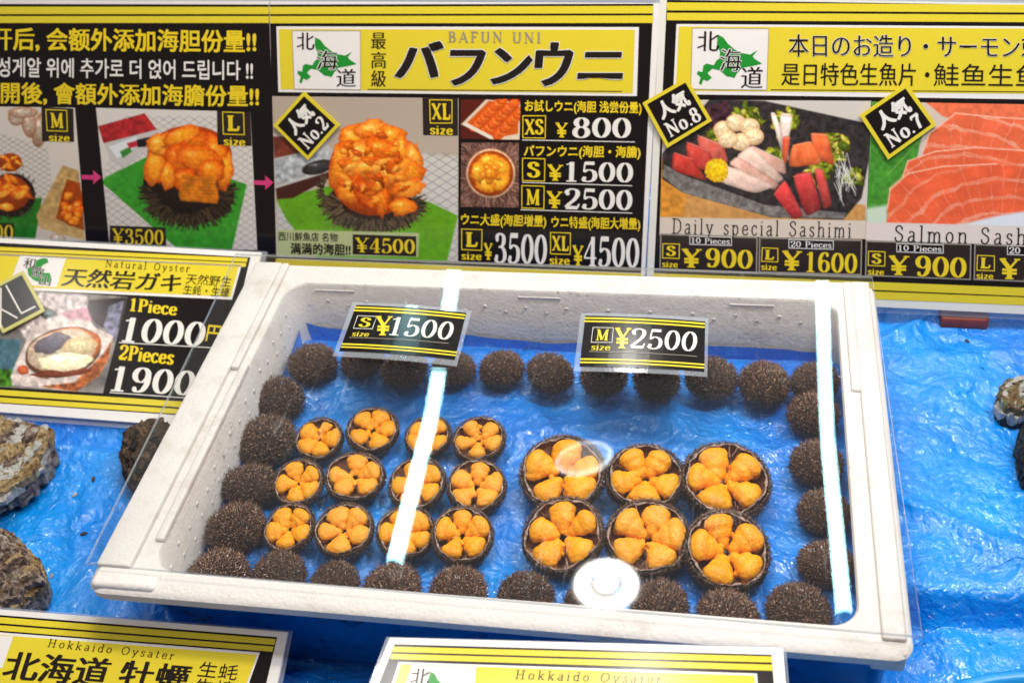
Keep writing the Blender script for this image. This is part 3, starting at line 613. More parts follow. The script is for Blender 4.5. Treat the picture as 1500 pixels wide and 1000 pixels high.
# ---- whole urchins
def fib(n, r):
    i = np.arange(n)+.5; ph = np.arccos(1-2*i/n); th = np.pi*(1+5**.5)*i+r
    return np.stack([np.cos(th)*np.sin(ph), np.sin(th)*np.sin(ph), np.cos(ph)], 1)
def spines_me(name, P, N, L, W0, rs, mat, tang=.75):
    n = len(P); T = rs.normal(size=(n, 3))*tang; D = N+T; D /= np.linalg.norm(D, axis=1)[:, None]
    bad = (D*N).sum(1) < .15; D[bad] = N[bad]
    A = np.cross(D, rs.normal(size=(n, 3))); A /= np.linalg.norm(A, axis=1)[:, None]; B = np.cross(D, A)
    l = L*rs.uniform(.55, 1.15, n)[:, None]; w = (W0*rs.uniform(.7, 1.3, n))[:, None]
    bend = (rs.normal(size=(n, 3))*.12)*l
    V = np.stack([P+A*w, P-A*w*.5+B*w*.87, P-A*w*.5-B*w*.87, P+D*l+bend], 1).reshape(-1, 3)
    k_ = np.arange(n)[:, None]*4
    F = np.concatenate([k_+[0, 1, 3], k_+[1, 2, 3], k_+[2, 0, 3]])
    return fastmesh(name, V, F, mat, False)
protos = []
for s_ in range(5):
    rs = np.random.RandomState(s_); bm = bmesh.new(); bmesh.ops.create_icosphere(bm, subdivisions=4, radius=1)
    for v in bm.verts:
        v.co.z *= .74; q = math.atan2(v.co.y, v.co.x)
        v.co *= 1+.02*math.cos(5*q+s_)*(1-abs(v.co.z))
        v.co *= .83
    me = bpy.data.meshes.new('body'); bm.to_mesh(me); bm.free(); me.shade_smooth(); me.materials.append(MAT['urchin'])
    d = fib(1500, s_); P = d*np.array([.82, .82, .605]); N = d/np.array([.82, .82, .605]); N /= np.linalg.norm(N, axis=1)[:, None]
    if s_ == 4: keep = np.hypot(P[:, 0]+.15, P[:, 1]+.1) > .075; keep |= P[:, 2] < 0; P = P[keep]; N = N[keep]
    sm = spines_me('spines', P, N, 0.235, .0245, rs, MAT['spine'], .62)
    protos.append((me, sm))
def whole_urchin(px, py, rpx, label, i, var=None, z=None):
    z = .034 if z is None else z
    P = at(px, py, z+.017); r = rpx*depth(P)/FPX*1.0
    P = at(px, py, z+r*.72); r = rpx*depth(P)/FPX
    root = empty('sea_urchin', P, rnd.uniform(0, 6.28)); root.scale = (r*rnd.uniform(.97, 1.07), r*rnd.uniform(.97, 1.07), r*rnd.uniform(.88, 1.0))
    root.rotation_euler[0] = rnd.uniform(-.25, .25); root.rotation_euler[1] = rnd.uniform(-.25, .25)
    tag(root, label, 'sea urchin', 'whole sea urchins lining the edge of the box')
    a, b = protos[i % 4 if var is None else var]
    link('body', a, root); tag(link('spines', b, root), None, kind='stuff')
    return root
back = [(458, 533, 39), (531, 527, 36), (592, 541, 38), (664, 540, 36), (735, 541, 37), (806, 547, 38), (884, 552, 38), (962, 556, 38), (1042, 554, 40), (1119, 562, 42), (1194, 560, 38)]
bl_ = ['whole brown urchin in the back left corner, left of the S price card',
       'whole urchin mostly hidden behind the left half of the S size price card',
       'whole urchin peeking out below the middle of the S size price card',
       'whole urchin at the right edge of the S price card, behind the light streak',
       'whole urchin in the back row midway between the two price cards',
       'whole urchin just left of the M size price card in the back row',
       'whole urchin hidden behind the left part of the M size price card',
       'whole urchin peeking out below the right part of the M size price card',
       'whole urchin just right of the M size price card in the back row',
       'fully visible whole urchin second from the back right corner of the box',
       'whole urchin in the back right corner under the light streak']
for i, ((x, y, r), l) in enumerate(zip(back, bl_)): whole_urchin(x, y, r, l, i, z=.036)
lf = [(409, 584, 40), (391, 645, 45), (368, 711, 45), (346, 773, 48)]
ll = ['urchin with a small round hole on top, rearmost in the left column', 'whole urchin second from the back in the left column',
      'whole urchin second from the front in the left column', 'largest whole urchin of the left column, nearest the front row']
for i, ((x, y, r), l) in enumerate(zip(lf, ll)): whole_urchin(x, y, r, l, i+1, 4 if i == 0 else None)
fr = [(322, 843, 46), (408, 845, 43), (489, 857, 42), (574, 862, 45), (671, 868, 47), (770, 878, 47), (862, 884, 42), (966, 888, 47), (1067, 901, 50), (1170, 896, 52)]
fl = ['whole urchin at the far left end of the front row by the foam wall', 'whole urchin second from the left in the front row',
      'low whole urchin third from the left in the front row', 'front row urchin right below the end of the left light streak',
      'whole urchin fifth from the left in the front row, below the heart shaped opened urchin', 'whole urchin in the front row just left of the round lamp glare',
      'whole urchin in the front row hidden by the round lamp glare', 'whole urchin in the front row just right of the round lamp glare',
      'whole urchin second from the right in the front row', 'reddish brown whole urchin at the right end of the front row']
for i, ((x, y, r), l) in enumerate(zip(fr, fl)): whole_urchin(x, y, r, l, i+2)
rt_ = [(1191, 607, 42), (1196, 679, 44), (1207, 750, 43), (1210, 826, 44)]
rl = ['whole urchin at the back of the right column crossed by the light streak', 'whole urchin second from the back in the right column',
      'whole urchin third from the back in the right column', 'whole urchin at the front of the right column, behind the corner urchin']
for i, ((x, y, r), l) in enumerate(zip(rt_, rl)): whole_urchin(x, y, r, l, i)

# ---- opened urchins
def blob(name, spheres, mat, parent, vox=.05, sub=2, jit=0, sd=0):
    bm = bmesh.new(); r_ = random.Random(sd)
    for (x, y, z, a, b, c, rz) in spheres:
        m = Matrix.Translation((x, y, z)) @ Matrix.Rotation(rz, 4, 'Z') @ Matrix.Diagonal((a, b, c, 1))
        bmesh.ops.create_icosphere(bm, subdivisions=sub, radius=1, matrix=m)
    me = bpy.data.meshes.new(name); bm.to_mesh(me); bm.free(); me.materials.append(mat)
    o = link(name, me, parent)
    md = o.modifiers.new('r', 'REMESH'); md.mode = 'VOXEL'; md.voxel_size = vox; md.use_smooth_shade = True
    s = o.modifiers.new('s', 'SMOOTH'); s.factor = .5; s.iterations = 2
    for nm, ns, st in (('coarse', .0075, .034), ('grain', .0016, .022)):
        if nm not in bpy.data.textures: t_ = bpy.data.textures.new(nm, 'CLOUDS'); t_.noise_scale = ns; t_.noise_depth = 2
        d_ = o.modifiers.new('d', 'DISPLACE'); d_.texture = bpy.data.textures[nm]; d_.texture_coords = 'GLOBAL'; d_.strength = st; d_.mid_level = .5
    return o
def cup_me(sd):
    n = 72; rs = np.random.RandomState(sd); A = np.linspace(0, 2*np.pi, n, endpoint=False)
    jag = 1+.010*rs.normal(size=n)+.02*np.cos(A*5+sd)+.025*np.cos(A*2+sd*1.3); a0 = rs.uniform(0, 6.28); bite = np.exp(-((np.angle(np.exp(1j*(A-a0))))/.16)**2)*rs.uniform(0, .16); zj = .014*rs.normal(size=n)+.03*np.cos(A*3+sd)-bite
    prof_o = [(t, math.cos(t)*1.05, -(math.sin(t)+math.sin(.42))*.72) for t in np.linspace(-.42, math.pi/2*.97, 11)]
    prof_i = [(t, .955*math.cos(t)*1.05, -(math.sin(t)+math.sin(.42))*.66) for t in np.linspace(-.40, math.pi/2*.97, 14)]
    rings = [[(r*jag[i]*math.cos(A[i]), r*jag[i]*math.sin(A[i]), z*.62+zj[i]*(1+z)) for i in range(n)] for _, r, z in prof_o[::-1]]
    ins = []
    for _, r, z in prof_i:
        ring = []
        for i in range(n):
            g = 1-.05*abs(math.cos(A[i]*5))**8*(1-abs(z)); ring.append((r*g*jag[i]*math.cos(A[i]), r*g*jag[i]*math.sin(A[i]), z*.62+zj[i]*(1+z)))
        ins.append(ring)
    def loft(name, rr, mat, flip=False):
        V = [p for q in rr for p in q]; F = [(k_*n+i, k_*n+(i+1) % n, (k_+1)*n+(i+1) % n, (k_+1)*n+i) for k_ in range(len(rr)-1) for i in range(n)]
        return V, F
    Vo, Fo = loft('o', rings, None); m = len(Vo)
    outer = mesh('outer_shell', Vo, Fo+[tuple(range(n))[::-1]], MAT['urchin'], True)
    Vi, Fi = loft('i', ins, None)
    inner = mesh('inner_shell', Vi, Fi+[tuple((len(ins)-1)*n+i for i in range(n))], MAT['inside'], True)
    mid = [[((a[0]+b[0])/2, (a[1]+b[1])/2, (a[2]+b[2])/2+.022) for a, b in zip(rings[-1], ins[0])]]
    Vr, Fr = loft('r', [rings[-1]]+mid+[ins[0]], None)
    rim = mesh('shell_rim', Vr, Fr, MAT['rim'], True)
    return outer, inner, rim, A, jag, zj
def open_urchin(px, py, rx, lobes, label, sd, tilt=(0, 0), roe_i=0, size=1.0, group='small', mess=.5, heart=False):
    rr = random.Random(sd*13+5); rs = np.random.RandomState(sd+100)
    P = at(px, py, .058); r = rx*depth(P)/FPX
    P = at(px, py, .045+r*.62); r = rx*depth(P)/FPX*1.0
    root = empty('opened_sea_urchin', P, 0); root.scale = (r*rr.uniform(.96, 1.03), r*rr.uniform(.95, 1.02), r*rr.uniform(.9, 1.1))
    root.rotation_euler = (R_(tilt[0]+5+rr.uniform(-3, 3)), R_(tilt[1]+rr.uniform(-5, 5)), 0)
    tag(root, label, 'sea urchin', 'opened %s sea urchins with orange roe' % group)
    outer, inner, rim, A, jag, zj = cup_me(sd)
    link('outer_shell', outer, root); link('inner_shell', inner, root); link('shell_rim', rim, root)
    d = fib(2600, sd); d = d[(d[:, 2] < .42) & (d[:, 2] > -.85)]
    Pp = d*np.array([1.05, 1.05, .46])-np.array([0, 0, .18]); N = d.copy(); N[:, 2] *= 1.2; N /= np.linalg.norm(N, axis=1)[:, None]
    sp = spines_me('spines', Pp*.99, N, .125, .014, rs, MAT['spine'], .6)
    tag(link('spines', sp, root), None, kind='stuff')
    a = rs.uniform(0, 6.28, 420); P2 = np.stack([np.cos(a)*1.0, np.sin(a)*1.0, rs.uniform(-.05, .02, 420)], 1); N2 = np.stack([np.cos(a), np.sin(a), rs.uniform(-.2, .7, 420)], 1)
    tag(link('rim_spines', spines_me('rim_spines', P2, N2, .08, .011, rs, MAT['rim_spine'], .5), root), None, kind='stuff')
    mat = ROES[roe_i]
    for i, lb in enumerate(lobes):
        ang, sz = (lb if isinstance(lb, tuple) else (lb, 1.0)); t = R_(ang); sz *= rr.uniform(.98, 1.12)
        c, s = math.cos(t), math.sin(t); S = []
        R0 = .69*rr.uniform(.96, 1.03); w1 = rr.uniform(.88, 1.14); w2 = rr.uniform(.85, 1.2); t2 = t+rr.uniform(-.14, .14)
        S.append((c*R0, s*R0, -.09+rr.uniform(-.04, .04), .25*sz, .385*sz*w1, .21*sz, t2))
        S.append((c*(R0-.15), s*(R0-.15), -.13, .29*sz, .31*sz*w2, .20*sz, t))
        S.append((c*(R0-.34), s*(R0-.34), -.20, .26*sz, .17*sz, .17*sz, t2))
        S.append((c*(R0+.07), s*(R0+.07), -.27, .20*sz, .37*sz*w1, .25*sz, t))
        for k_ in range(2):
            q = t+rr.uniform(-.48, .48); ro = rr.uniform(.30, .72); e = rr.uniform(.08, .17)
            S.append((math.cos(q)*ro, math.sin(q)*ro, -.16+rr.uniform(-.08, .07), e*1.5, e, e*.9, rr.uniform(0, 3)))
        blob('roe_lobe', S, mat, root, .029, sd=sd+i)
    V = []; F = []
    for k_ in range(10+int(mess*8)):
        q = rr.uniform(0, 6.28); ro = rr.uniform(.25, .9); L_ = rr.uniform(.12, .34); a_ = q+rr.uniform(-.5, .5); w_ = rr.uniform(.010, .022); z0 = -.42*(1-ro*ro)-.02+rr.uniform(0, .14); i0 = len(V)
        for j in range(5):
            tt = j/4-.5; cx_ = math.cos(q)*ro+math.cos(a_)*L_*tt; cy_ = math.sin(q)*ro+math.sin(a_)*L_*tt+.03*math.sin(j*2+k_); zz = z0+.03*math.sin(j*1.7+k_)
            for (ox, oz) in ((-w_, 0), (0, w_*1.3), (w_, 0)): V.append((cx_-math.sin(a_)*ox, cy_+math.cos(a_)*ox, zz+oz))
        for j in range(4):
            for i in range(2): b_ = i0+j*3+i; F.append((b_, b_+1, b_+4, b_+3))
    tag(link('membrane_scraps', mesh('membrane_scraps', V, F, MAT['inside'], True), root), None, kind='stuff')
    S = []; m_ = int(16+mess*16)
    for k_ in range(m_):
        q = 2*math.pi*k_/m_+rr.uniform(-.2, .2); ro = .21+rr.uniform(-.07, .13)*(.5+mess); e = rr.uniform(.05, .085)
        S.append((math.cos(q)*ro, math.sin(q)*ro, -.25+rr.uniform(-.05, .09), e*1.3, e, e, rr.uniform(0, 3)))
    for i, lb in enumerate(lobes):
        t = R_(lb[0] if isinstance(lb, tuple) else lb)
        for k_ in range(3):
            ro = .22+.10*k_; S.append((math.cos(t)*ro+rr.uniform(-.03, .03), math.sin(t)*ro+rr.uniform(-.03, .03), -.24+rr.uniform(-.02, .09), .11, .075, .08, t+rr.uniform(-.6, .6)))
    for k_ in range(int(mess*7)):
        q = rr.uniform(0, 6.28); ro = rr.uniform(.1, .5); e = rr.uniform(.05, .10); S.append((math.cos(q)*ro, math.sin(q)*ro, -.22, e, e*.8, e, q))
    blob('roe_centre', S, mat, root, .026, sd=sd)
    return root
SG = 'small'
small = [
 (466, 641, 34, [150, (75, .7), 8, 290, 220], 'small opened urchin at the left end of the back row', (8, -3), 0, .8),
 (545, 627, 38, [138, (75, .95), 12, 305, (222, .9)], 'small opened urchin second from the left in the back row', (6, 4), 0, .6),
 (626, 637, 35, [150, 52, 330, 270, 205], 'small opened urchin in the back row half hidden by the light streak', (8, 0), 0, .5),
 (701, 641, 38, [128, 52, 345, 272, 200], 'small opened urchin at the right end of the back row of small ones', (8, 2), 2, .9),
 (436, 705, 37, [118, 42, 335, 275, 190], 'small opened urchin at the left end of the middle row, thick yellow roe', (10, -4), 1, .9),
 (519, 696, 41, [95, 28, 325, 240, 180], 'small opened urchin second in the middle row with bare brown shell wall behind', (8, -2), 2, .6),
 (610, 706, 41, [112, 40, 330, 258, 190], 'small opened urchin in the middle row crossed by the light streak', (9, 2), 0, .6),
 (698, 709, 42, [90, 20, 315, 232, 163], 'small opened urchin shaped like a neat five lobed flower with a ring of roe', (6, 3), 2, .5),
 (422, 771, 38, [128, 52, 340, 272, 195], 'small opened urchin at the left end of the front row, brimming with roe', (12, -4), 1, 1.0),
 (503, 774, 42, [122, 55, 348, 268, 192], 'small opened urchin second in the front row with pale lobes around the shell wall', (6, -1), 2, .5),
 (594, 777, 41, [122, 50, 340, 285, 190], 'small opened urchin in the front row under the lower end of the light streak', (9, 1), 1, .8),
 (677, 781, 44, [(100, .9), 35, 325, 250, 168], 'heart shaped opened urchin at the right end of the front row of small ones', (11, 4), 1, 1.0)]
for i, (x, y, r, lo, lab, tl, ri, ms) in enumerate(small): open_urchin(x, y, r, lo, lab, i, tl, ri, mess=ms)
large = [
 (823, 690, 61, [85, 160, 240, 318, 15], 'large opened urchin at the back left of the large ones, under the faint oval glare', (10, -4), 0, .4),
 (945, 695, 55, [60, 125, 200, 272, 340], 'large opened urchin in the middle of the back row, pale roe far apart', (6, 0), 1, .4),
 (1064, 700, 62, [118, 45, 330, 250, 180], 'large opened urchin at the back right of the large ones, split deep orange lobes', (6, 6), 0, .8),
 (823, 781, 59, [95, 30, 318, 235, 165], 'large opened urchin at the front left of the large ones', (10, -3), 1, .6),
 (949, 784, 60, [75, 12, 305, 220, 145], 'large opened urchin in the middle of the front row, seen through a milky smear', (8, 0), 2, .6),
 (1066, 803, 61, [112, 38, 328, 256, 178], 'large opened urchin at the front right with five plump bright orange lobes', (10, 5), 0, .5)]
for i, (x, y, r, lo, lab, tl, ri, ms) in enumerate(large): open_urchin(x, y, r, lo, lab, i+30, tl, ri, group='large', mess=ms)

# ---- clear acrylic cover on the box
ZP = .1145
def zc(y): return ZP+.11*max(0.0, y-.20)**2
def on_cover(px, py):
    d = rays(px, py); z = ZP
    for _ in range(12): P = CAM+d*((z-CAM[2])/d[2]); z = zc(P[1])
    return P
def cover():
    cs = [on_cover(*q) for q in ((125, 824), (1352, 931), (1278, 404), (345, 371))]
    th = .003; nu, nv = 8, 24; V = []
    for dz in (0, -th):
        for j in range(nv):
            v = j/(nv-1)
            for i in range(nu):
                u = i/(nu-1); p = (cs[0]*(1-u)+cs[1]*u)*(1-v)+(cs[3]*(1-u)+cs[2]*u)*v; V.append((p[0], p[1], zc(p[1])+dz))
    top = [tuple(q) for q in grid_faces(nu, nv)]; m = nu*nv; bot = [tuple(m+i for i in q[::-1]) for q in top]
    ring = list(range(nu))+[i*nu+nu-1 for i in range(1, nv)]+[m-1-i for i in range(1, nu)]+[(nv-1-i)*nu for i in range(1, nv-1)]
    side = [(ring[i], m+ring[i], m+ring[(i+1) % len(ring)], ring[(i+1) % len(ring)]) for i in range(len(ring))]
    me = mesh('acrylic_cover', V, top+bot+side, [MAT['acrylic'], MAT['acrylic_edge']])
    for i, p in enumerate(me.polygons): p.use_smooth = i < len(top)+len(bot); p.material_index = 0 if i < len(top)+len(bot) else 1
    o = link('acrylic_cover', me); o.modifiers.new('e', 'EDGE_SPLIT').split_angle = R_(30)
    tag(o, 'clear acrylic sheet laid over the foam box, reflecting the ceiling lamps', 'cover')
cover()

# ---- lamps above the stall and an added oval glow, seen mirrored in the acrylic
def refl(px, py, h=1.3):
    P = on_cover(px, py); d = P-CAM; e = 1e-3; g = (zc(P[1]+e)-zc(P[1]-e))/(2*e); n_ = nrm((0, -g, 1)); d = d-2*d.dot(n_)*n_; return P+d*((h-P[2])/d[2])
def tube(p0, p1, rad, label, s):
    a = Vector(refl(*p0)); b = Vector(refl(*p1)); d = (b-a); a = a-d.normalized()*.25; d = b-a; L = d.length
    root = empty('fluorescent_lamp', a); tag(root, label, 'lamp', 'tube lamps over the stall')
    def cyl(name, p, q, r, mat, seg=20):
        bm = bmesh.new(); bmesh.ops.create_cone(bm, cap_ends=True, segments=seg, radius1=r, radius2=r, depth=(q-p).length,
            matrix=Matrix.Translation((p+q)/2-a) @ (q-p).to_track_quat('Z', 'Y').to_matrix().to_4x4())
        me = bpy.data.meshes.new(name); bm.to_mesh(me); bm.free(); me.materials.append(mat); me.shade_smooth(); return link(name, me, root)
    cyl('tube', a, b, rad, emit('tube_glow', (.50, .95, 1.0), s))
    u = d.normalized(); cyl('end_cap', b, b+u*.02, rad*1.05, flat('cap', (190, 190, 190))); cyl('end_cap', a-u*.02, a, rad*1.05, flat('cap', (190, 190, 190)))
    up = Vector((0, 0, rad*2.2)); cyl('housing', a+up, b+up, rad*.8, flat('housing', (225, 225, 225)), 6)
tube((664, 400), (576, 826), .0165, 'left fluorescent tube whose reflection streaks across the cover', 32)
tube((1204, 395), (1237, 900), .0150, 'right fluorescent tube whose reflection runs along the right of the cover', 32)
def glare_source(px, py, r, label, s1, s2, hh=1.3):
    P = refl(px, py, hh); root = empty('round_lamp', P); tag(root, label, 'lamp', 'round lamps over the stall')
    def disc(name, r0, r1, z, mat):
        n = 48; V = [(q*math.cos(2*math.pi*i/n), q*math.sin(2*math.pi*i/n), z) for q in (r0, r1) for i in range(n)]
        F = [(i, (i+1) % n, n+(i+1) % n, n+i) for i in range(n)]
        link(name, mesh(name, V, F, mat), root)
    disc('reflector', r*.50, r, .004, emit('reflector_glow', (1, .97, .9), s1))
    disc('bulb', .0005, r*.36, 0, emit('bulb_glow', (1, .98, .94), s2))
    disc('inner_ring', r*.36, r*.5, .006, emit('inner_ring_glow', (1, .96, .9), s1*.35))
    [disc('edge_fade_ring', r*(1+.025*q), r*(1.025+.025*q), .006, emit('edge_fade_glow', (1, .95, .88), 9.0*.55**q)) for q in range(5)]; disc('housing', r*1.125, r*1.16, .012, flat('lamp_housing', (200, 200, 200)))  # glowing rings added to fade out the edge of the mirrored disc
glare_source(888, 852, .064, 'round ceiling lamp mirrored as a white disc in the front of the cover', 24, 70)
P0 = refl(855, 669); root = empty('glare_source', P0); tag(root, 'added glowing oval that makes the faint glare mirrored over the large urchins', 'lamp')  # glowing oval added for the faint glare, standing in for a second reflection
bm = bmesh.new(); n = 48; vs = []
for i in range(n):
    a = 2*math.pi*i/n; w = .0045*(1.0-.45*math.sin(a-.5))
    for j in range(8):
        b = 2*math.pi*j/8; rr_ = .058+w*math.cos(b)
        vs.append(bm.verts.new((rr_*math.cos(a), rr_*.80*math.sin(a)+.25*rr_*math.cos(a), w*math.sin(b))))
for i in range(n):
    for j in range(8): bm.faces.new((vs[i*8+j], vs[i*8+(j+1) % 8], vs[((i+1) % n)*8+(j+1) % 8], vs[((i+1) % n)*8+j]))
me = bpy.data.meshes.new('glow_ring'); bm.to_mesh(me); bm.free(); me.materials.append(emit('ring_glow', (1, .98, .93), 9)); me.shade_smooth(); link('glow_ring', me, root)
bm = bmesh.new(); bmesh.ops.create_circle(bm, cap_ends=True, segments=40, radius=.054)
for v in bm.verts: v.co = Vector((v.co.x, v.co.y*.8+.25*v.co.x, .003))
me = bpy.data.meshes.new('glare_haze_disc'); bm.to_mesh(me); bm.free(); me.materials.append(emit('haze_glow', (1, .96, .90), 2.2)); link('glare_haze', me, root)

# ================================================================== SIGNS
def sleeve(sign, pts, off=-.0004, th=.0012, curl=None):
    me = slab('clear_sleeve', sign.pl, pts, off, th, MAT['sleeve'], curl); return link('clear_sleeve', me, sign.o)
HOKKAIDO = [(180, 135), (200, 145), (215, 165), (240, 185), (262, 195), (290, 200), (315, 185), (300, 205), (305, 213), (332, 230), (300, 238), (265, 245), (250, 262), (240, 280), (228, 276), (215, 275), (190, 255), (165, 250), (150, 265), (165, 280), (150, 292), (137, 287), (130, 305), (122, 300), (127, 280), (114, 268), (118, 258), (132, 262), (135, 240), (145, 233), (170, 238), (178, 222), (188, 215), (190, 195), (178, 165)]
def hokkaido(sg, ox, oy, k_, lv=5, shear=0.0, prs=None):
    pts = [(ox+(x-95)*k_-(y-112)*k_*shear, oy+(y-112)*k_+(x-95)*k_*.02) for x, y in HOKKAIDO]
    P = np.array(pts); V = sg.pts(P[:, 0], P[:, 1], lv*LV)
    from mathutils.geometry import tessellate_polygon
    tri = tessellate_polygon([[Vector((x, -y, 0)) for x, y in pts]])
    link('island_map', mesh('island_map', V, [tuple(t) for t in tri], MAT['print_green']), sg.o)
def price(sg, L, fr_, sz, yen, num, ntl, fig='print_figure', lv=6, szl=None, thick=.16, yt=.17, wf=.17):
    """boxed size letter, the word size, the yen mark and the figures"""
    (f0, f1, f2, f3) = [np.array(p, float) for p in fr_]
    sg.frame(fr_, 1.3, 'print_gold', lv)
    a = f0+(f1-f0)*.22+(f3-f0)*.16; b = f0+(f1-f0)*.78+(f3-f0)*.16; c = f0+(f1-f0)*.22+(f3-f0)*.84
    if len(L) > 1: a = f0+(f1-f0)*.1+(f3-f0)*.16; b = f0+(f1-f0)*.9+(f3-f0)*.16; c = f0+(f1-f0)*.1+(f3-f0)*.84
    sg.text(L, a, b, c, 'print_gold', lv, 'serif', thick=.2, thin=.09, name='size_letter')
    if sz: sg.text('size', *sz, 'print_gold', lv, 'serif', thick=.17, thin=.1, name='size_word')
    if yen: sg.text('¥', *yen, 'print_gold', lv, 'serif', thick=yt, thin=.07, name='yen_mark')
    if num: sg.text(num, *ntl, fig, lv, 'serif', thick=thick, thin=.05, name='price_figures')

BP = lean(.484, .020, 67.3)
def board(name, label, plane, pts, mat='print_white', th=.003, cat='sign', group=None, curl=None):
    root = empty(name, plane.on(np.array(pts[3][0]*.5+pts[2][0]*.5), np.array(pts[3][1]*.5+pts[2][1]*.5)))
    root_inv = Matrix.Translation(root.location).inverted()
    tag(root, label, cat, group)
    class S2(Sign): pass
    sg = S2(plane, root, curl)
    org = np.array(root.location)
    base_pts = Sign.pts
    sg.pts = lambda X, Y, off, _s=sg: base_pts(_s, X, Y, off)-org
    me = slab('backing_board', plane, pts, 0, th, MAT[mat], curl)
    for v in me.vertices: v.co -= Vector(org)
    link('backing_board', me, root)
    sg.org = org
    return sg
def sleeve2(sg, pts, off, th):
    me = slab('clear_sleeve', sg.pl, pts, off, th, MAT['sleeve'], sg.curl)
    for v in me.vertices: v.co -= Vector(sg.org)
    link('clear_sleeve', me, sg.o)
SGRP = 'large laminated menu signs behind the box'

# ---- back left sign: serving steps
s = board('menu_sign', 'large black menu sign at the upper left with Chinese and Korean lines and uni photos', BP, [(-90, 0), (394, 2), (408, 392), (-70, 380)], group=SGRP)
s.quad([(-90, 6), (394, 7), (407, 389), (-70, 376)], 'print_black', 1, 'black_panel')
s.quad([(-90, 10), (394, 10.5), (394, 21), (-90, 21)], 'print_yellow', 2, 'yellow_stripe')
s.quad([(-90, 24), (394, 24), (394, 34), (-90, 34)], 'print_yellow', 2, 'yellow_stripe')
s.text('开后, 会额外添加海胆份量!!', (-12, 40), (376, 44), (-12, 75), 'print_gold', bold=.028)
s.text('성게알 위에 추가로 더 얹어 드립니다 !!', (-3, 84), (371, 89), (-3, 113), 'print_figure', bold=.018)
s.text('開後, 會額外添加海膽份量!!', (2, 120), (380, 125), (2, 153), 'print_gold', bold=.026)
# M picture
p = Pic(s, (-80, 155), (110, 158), (126, 353), (-60, 350)); p.fill((214, 202, 190))
p.net([(-20, 190), (70, 215), (80, 300), (40, 350), (-30, 350)], (60, 62, 70), 0, 0, 13, 8)
p.poly([(-20, 290), (62, 290), (52, 350), (-20, 350)], (40, 120, 30), grain=.2)
p.ell(60, 190, 12, 26, 12, (178, 158, 140)); p.ell(42, 178, 11, 24, -8, (188, 166, 148)); p.ell(24, 172, 12, 12, 0, (190, 172, 156)); p.ell(34, 165, 22, 8, 0, (186, 166, 150))
roe_pile(p, 15, 238, 18, 14, 9, 3); p.ell(16, 286, 36, 32, 0, (36, 24, 18), hi=0); p.spikes(16, 286, 34, 30, 8, 90, (30, 20, 16), (80, 60, 50)); roe_pile(p, 14, 283, 31, 27, 14, 5, .33)
p.poly([(92, 242), (116, 250), (122, 350), (60, 332), (54, 315)], (196, 156, 96), grain=.25); p.poly([(98, 262), (118, 268), (124, 338), (82, 320)], (150, 70, 16), grain=.3)
roe_pile(p, 106, 300, 18, 32, 16, 8, .3); p.poly([(54, 316), (122, 338), (125, 352), (58, 334)], (206, 168, 108), grain=.2)
p.ell(85, 350, 12, 8, 0, (200, 190, 180)); p.done()
s.quad([(61, 157), (108, 159), (109, 208), (62, 207)], 'print_darkbox', 4, 'size_box')
price(s, 'M', [(67, 160), (99, 161), (100, 193), (69, 192)], ((72, 196), (103, 197), (72, 207)), None, None, None)
s.quad([(-30, 325), (21, 327), (22, 352), (-30, 350)], 'print_darkbox', 4, 'price_box')
s.text('¥2500', (-56, 327), (20, 329), (-56, 349), 'print_gold', 6, 'serif', thick=.13, name='price_figures')
# L picture
p = Pic(s, (141, 158), (367, 164), (377, 366), (161, 361)); p.fill((216, 206, 198))
p.net([(180, 170), (367, 170), (377, 366), (160, 361), (150, 260)], (96, 100, 112), 0, 0, 15, 10)
p.poly([(154, 260), (225, 225), (362, 270), (340, 366), (262, 366), (150, 268)], (58, 148, 40), grain=.18)
p.poly([(144, 185), (212, 166), (238, 200), (180, 245), (160, 230)], (196, 190, 186)); p.poly([(144, 185), (212, 166), (230, 190), (152, 210)], (170, 40, 42), grain=.4)
p.poly([(160, 215), (200, 200), (205, 212), (172, 232)], (220, 222, 222)); p.poly([(176, 222), (190, 215), (194, 222), (180, 232)], (60, 130, 50)); p.poly([(200, 205), (222, 200), (214, 215), (202, 216)], (30, 26, 30)); p.poly([(186, 210), (200, 206), (202, 214), (190, 218)], (190, 40, 60))
p.ell(276, 278, 68, 48, 18, (34, 24, 18), hi=0, jag=.1); p.spikes(276, 280, 62, 44, 15, 420, (22, 15, 12), (84, 64, 44), -10, 190, 2)
p.ell(278, 228, 62, 44, 0, (180, 82, 12), hi=0)
for (x, y, a, b, g, c, e) in [(228, 245, 17, 27, 8, 0, 1), (235, 212, 20, 16, -30, 2, 2), (280, 208, 36, 19, 12, 3, 3), (265, 200, 30, 14, -20, 0, 4), (318, 226, 16, 30, -20, 1, 5), (330, 250, 12, 28, 8, 0, 6), (262, 232, 20, 24, 0, 3, 7), (290, 232, 34, 20, 8, 1, 8), (310, 250, 20, 18, 30, 1, 9), (270, 262, 20, 16, 0, 3, 10), (246, 258, 11, 20, 0, 0, 11)]:
    p.ell(x, y, a, b, g, ORN[c], jag=.3, seed=e, dark=.6, hi=.16)
p.poly([(266, 256), (316, 260), (321, 290), (318, 298), (265, 294), (262, 286)], (216, 120, 22), 3, grain=.35)
for q in range(7): p.seg((264, 262+q*5), (318, 265+q*5), 1.2, (176, 86, 14), .5)
p.done()
s.quad([(318, 162), (367, 164), (369, 214), (319, 212)], 'print_darkbox', 4, 'size_box')
price(s, 'L', [(326, 163.5), (358, 164.5), (359, 198), (327, 197)], ((328, 201), (360, 202.5), (328, 213)), None, None, None)
s.quad([(161, 330), (243, 333), (244, 361), (161, 358)], 'print_darkbox', 4, 'price_box')
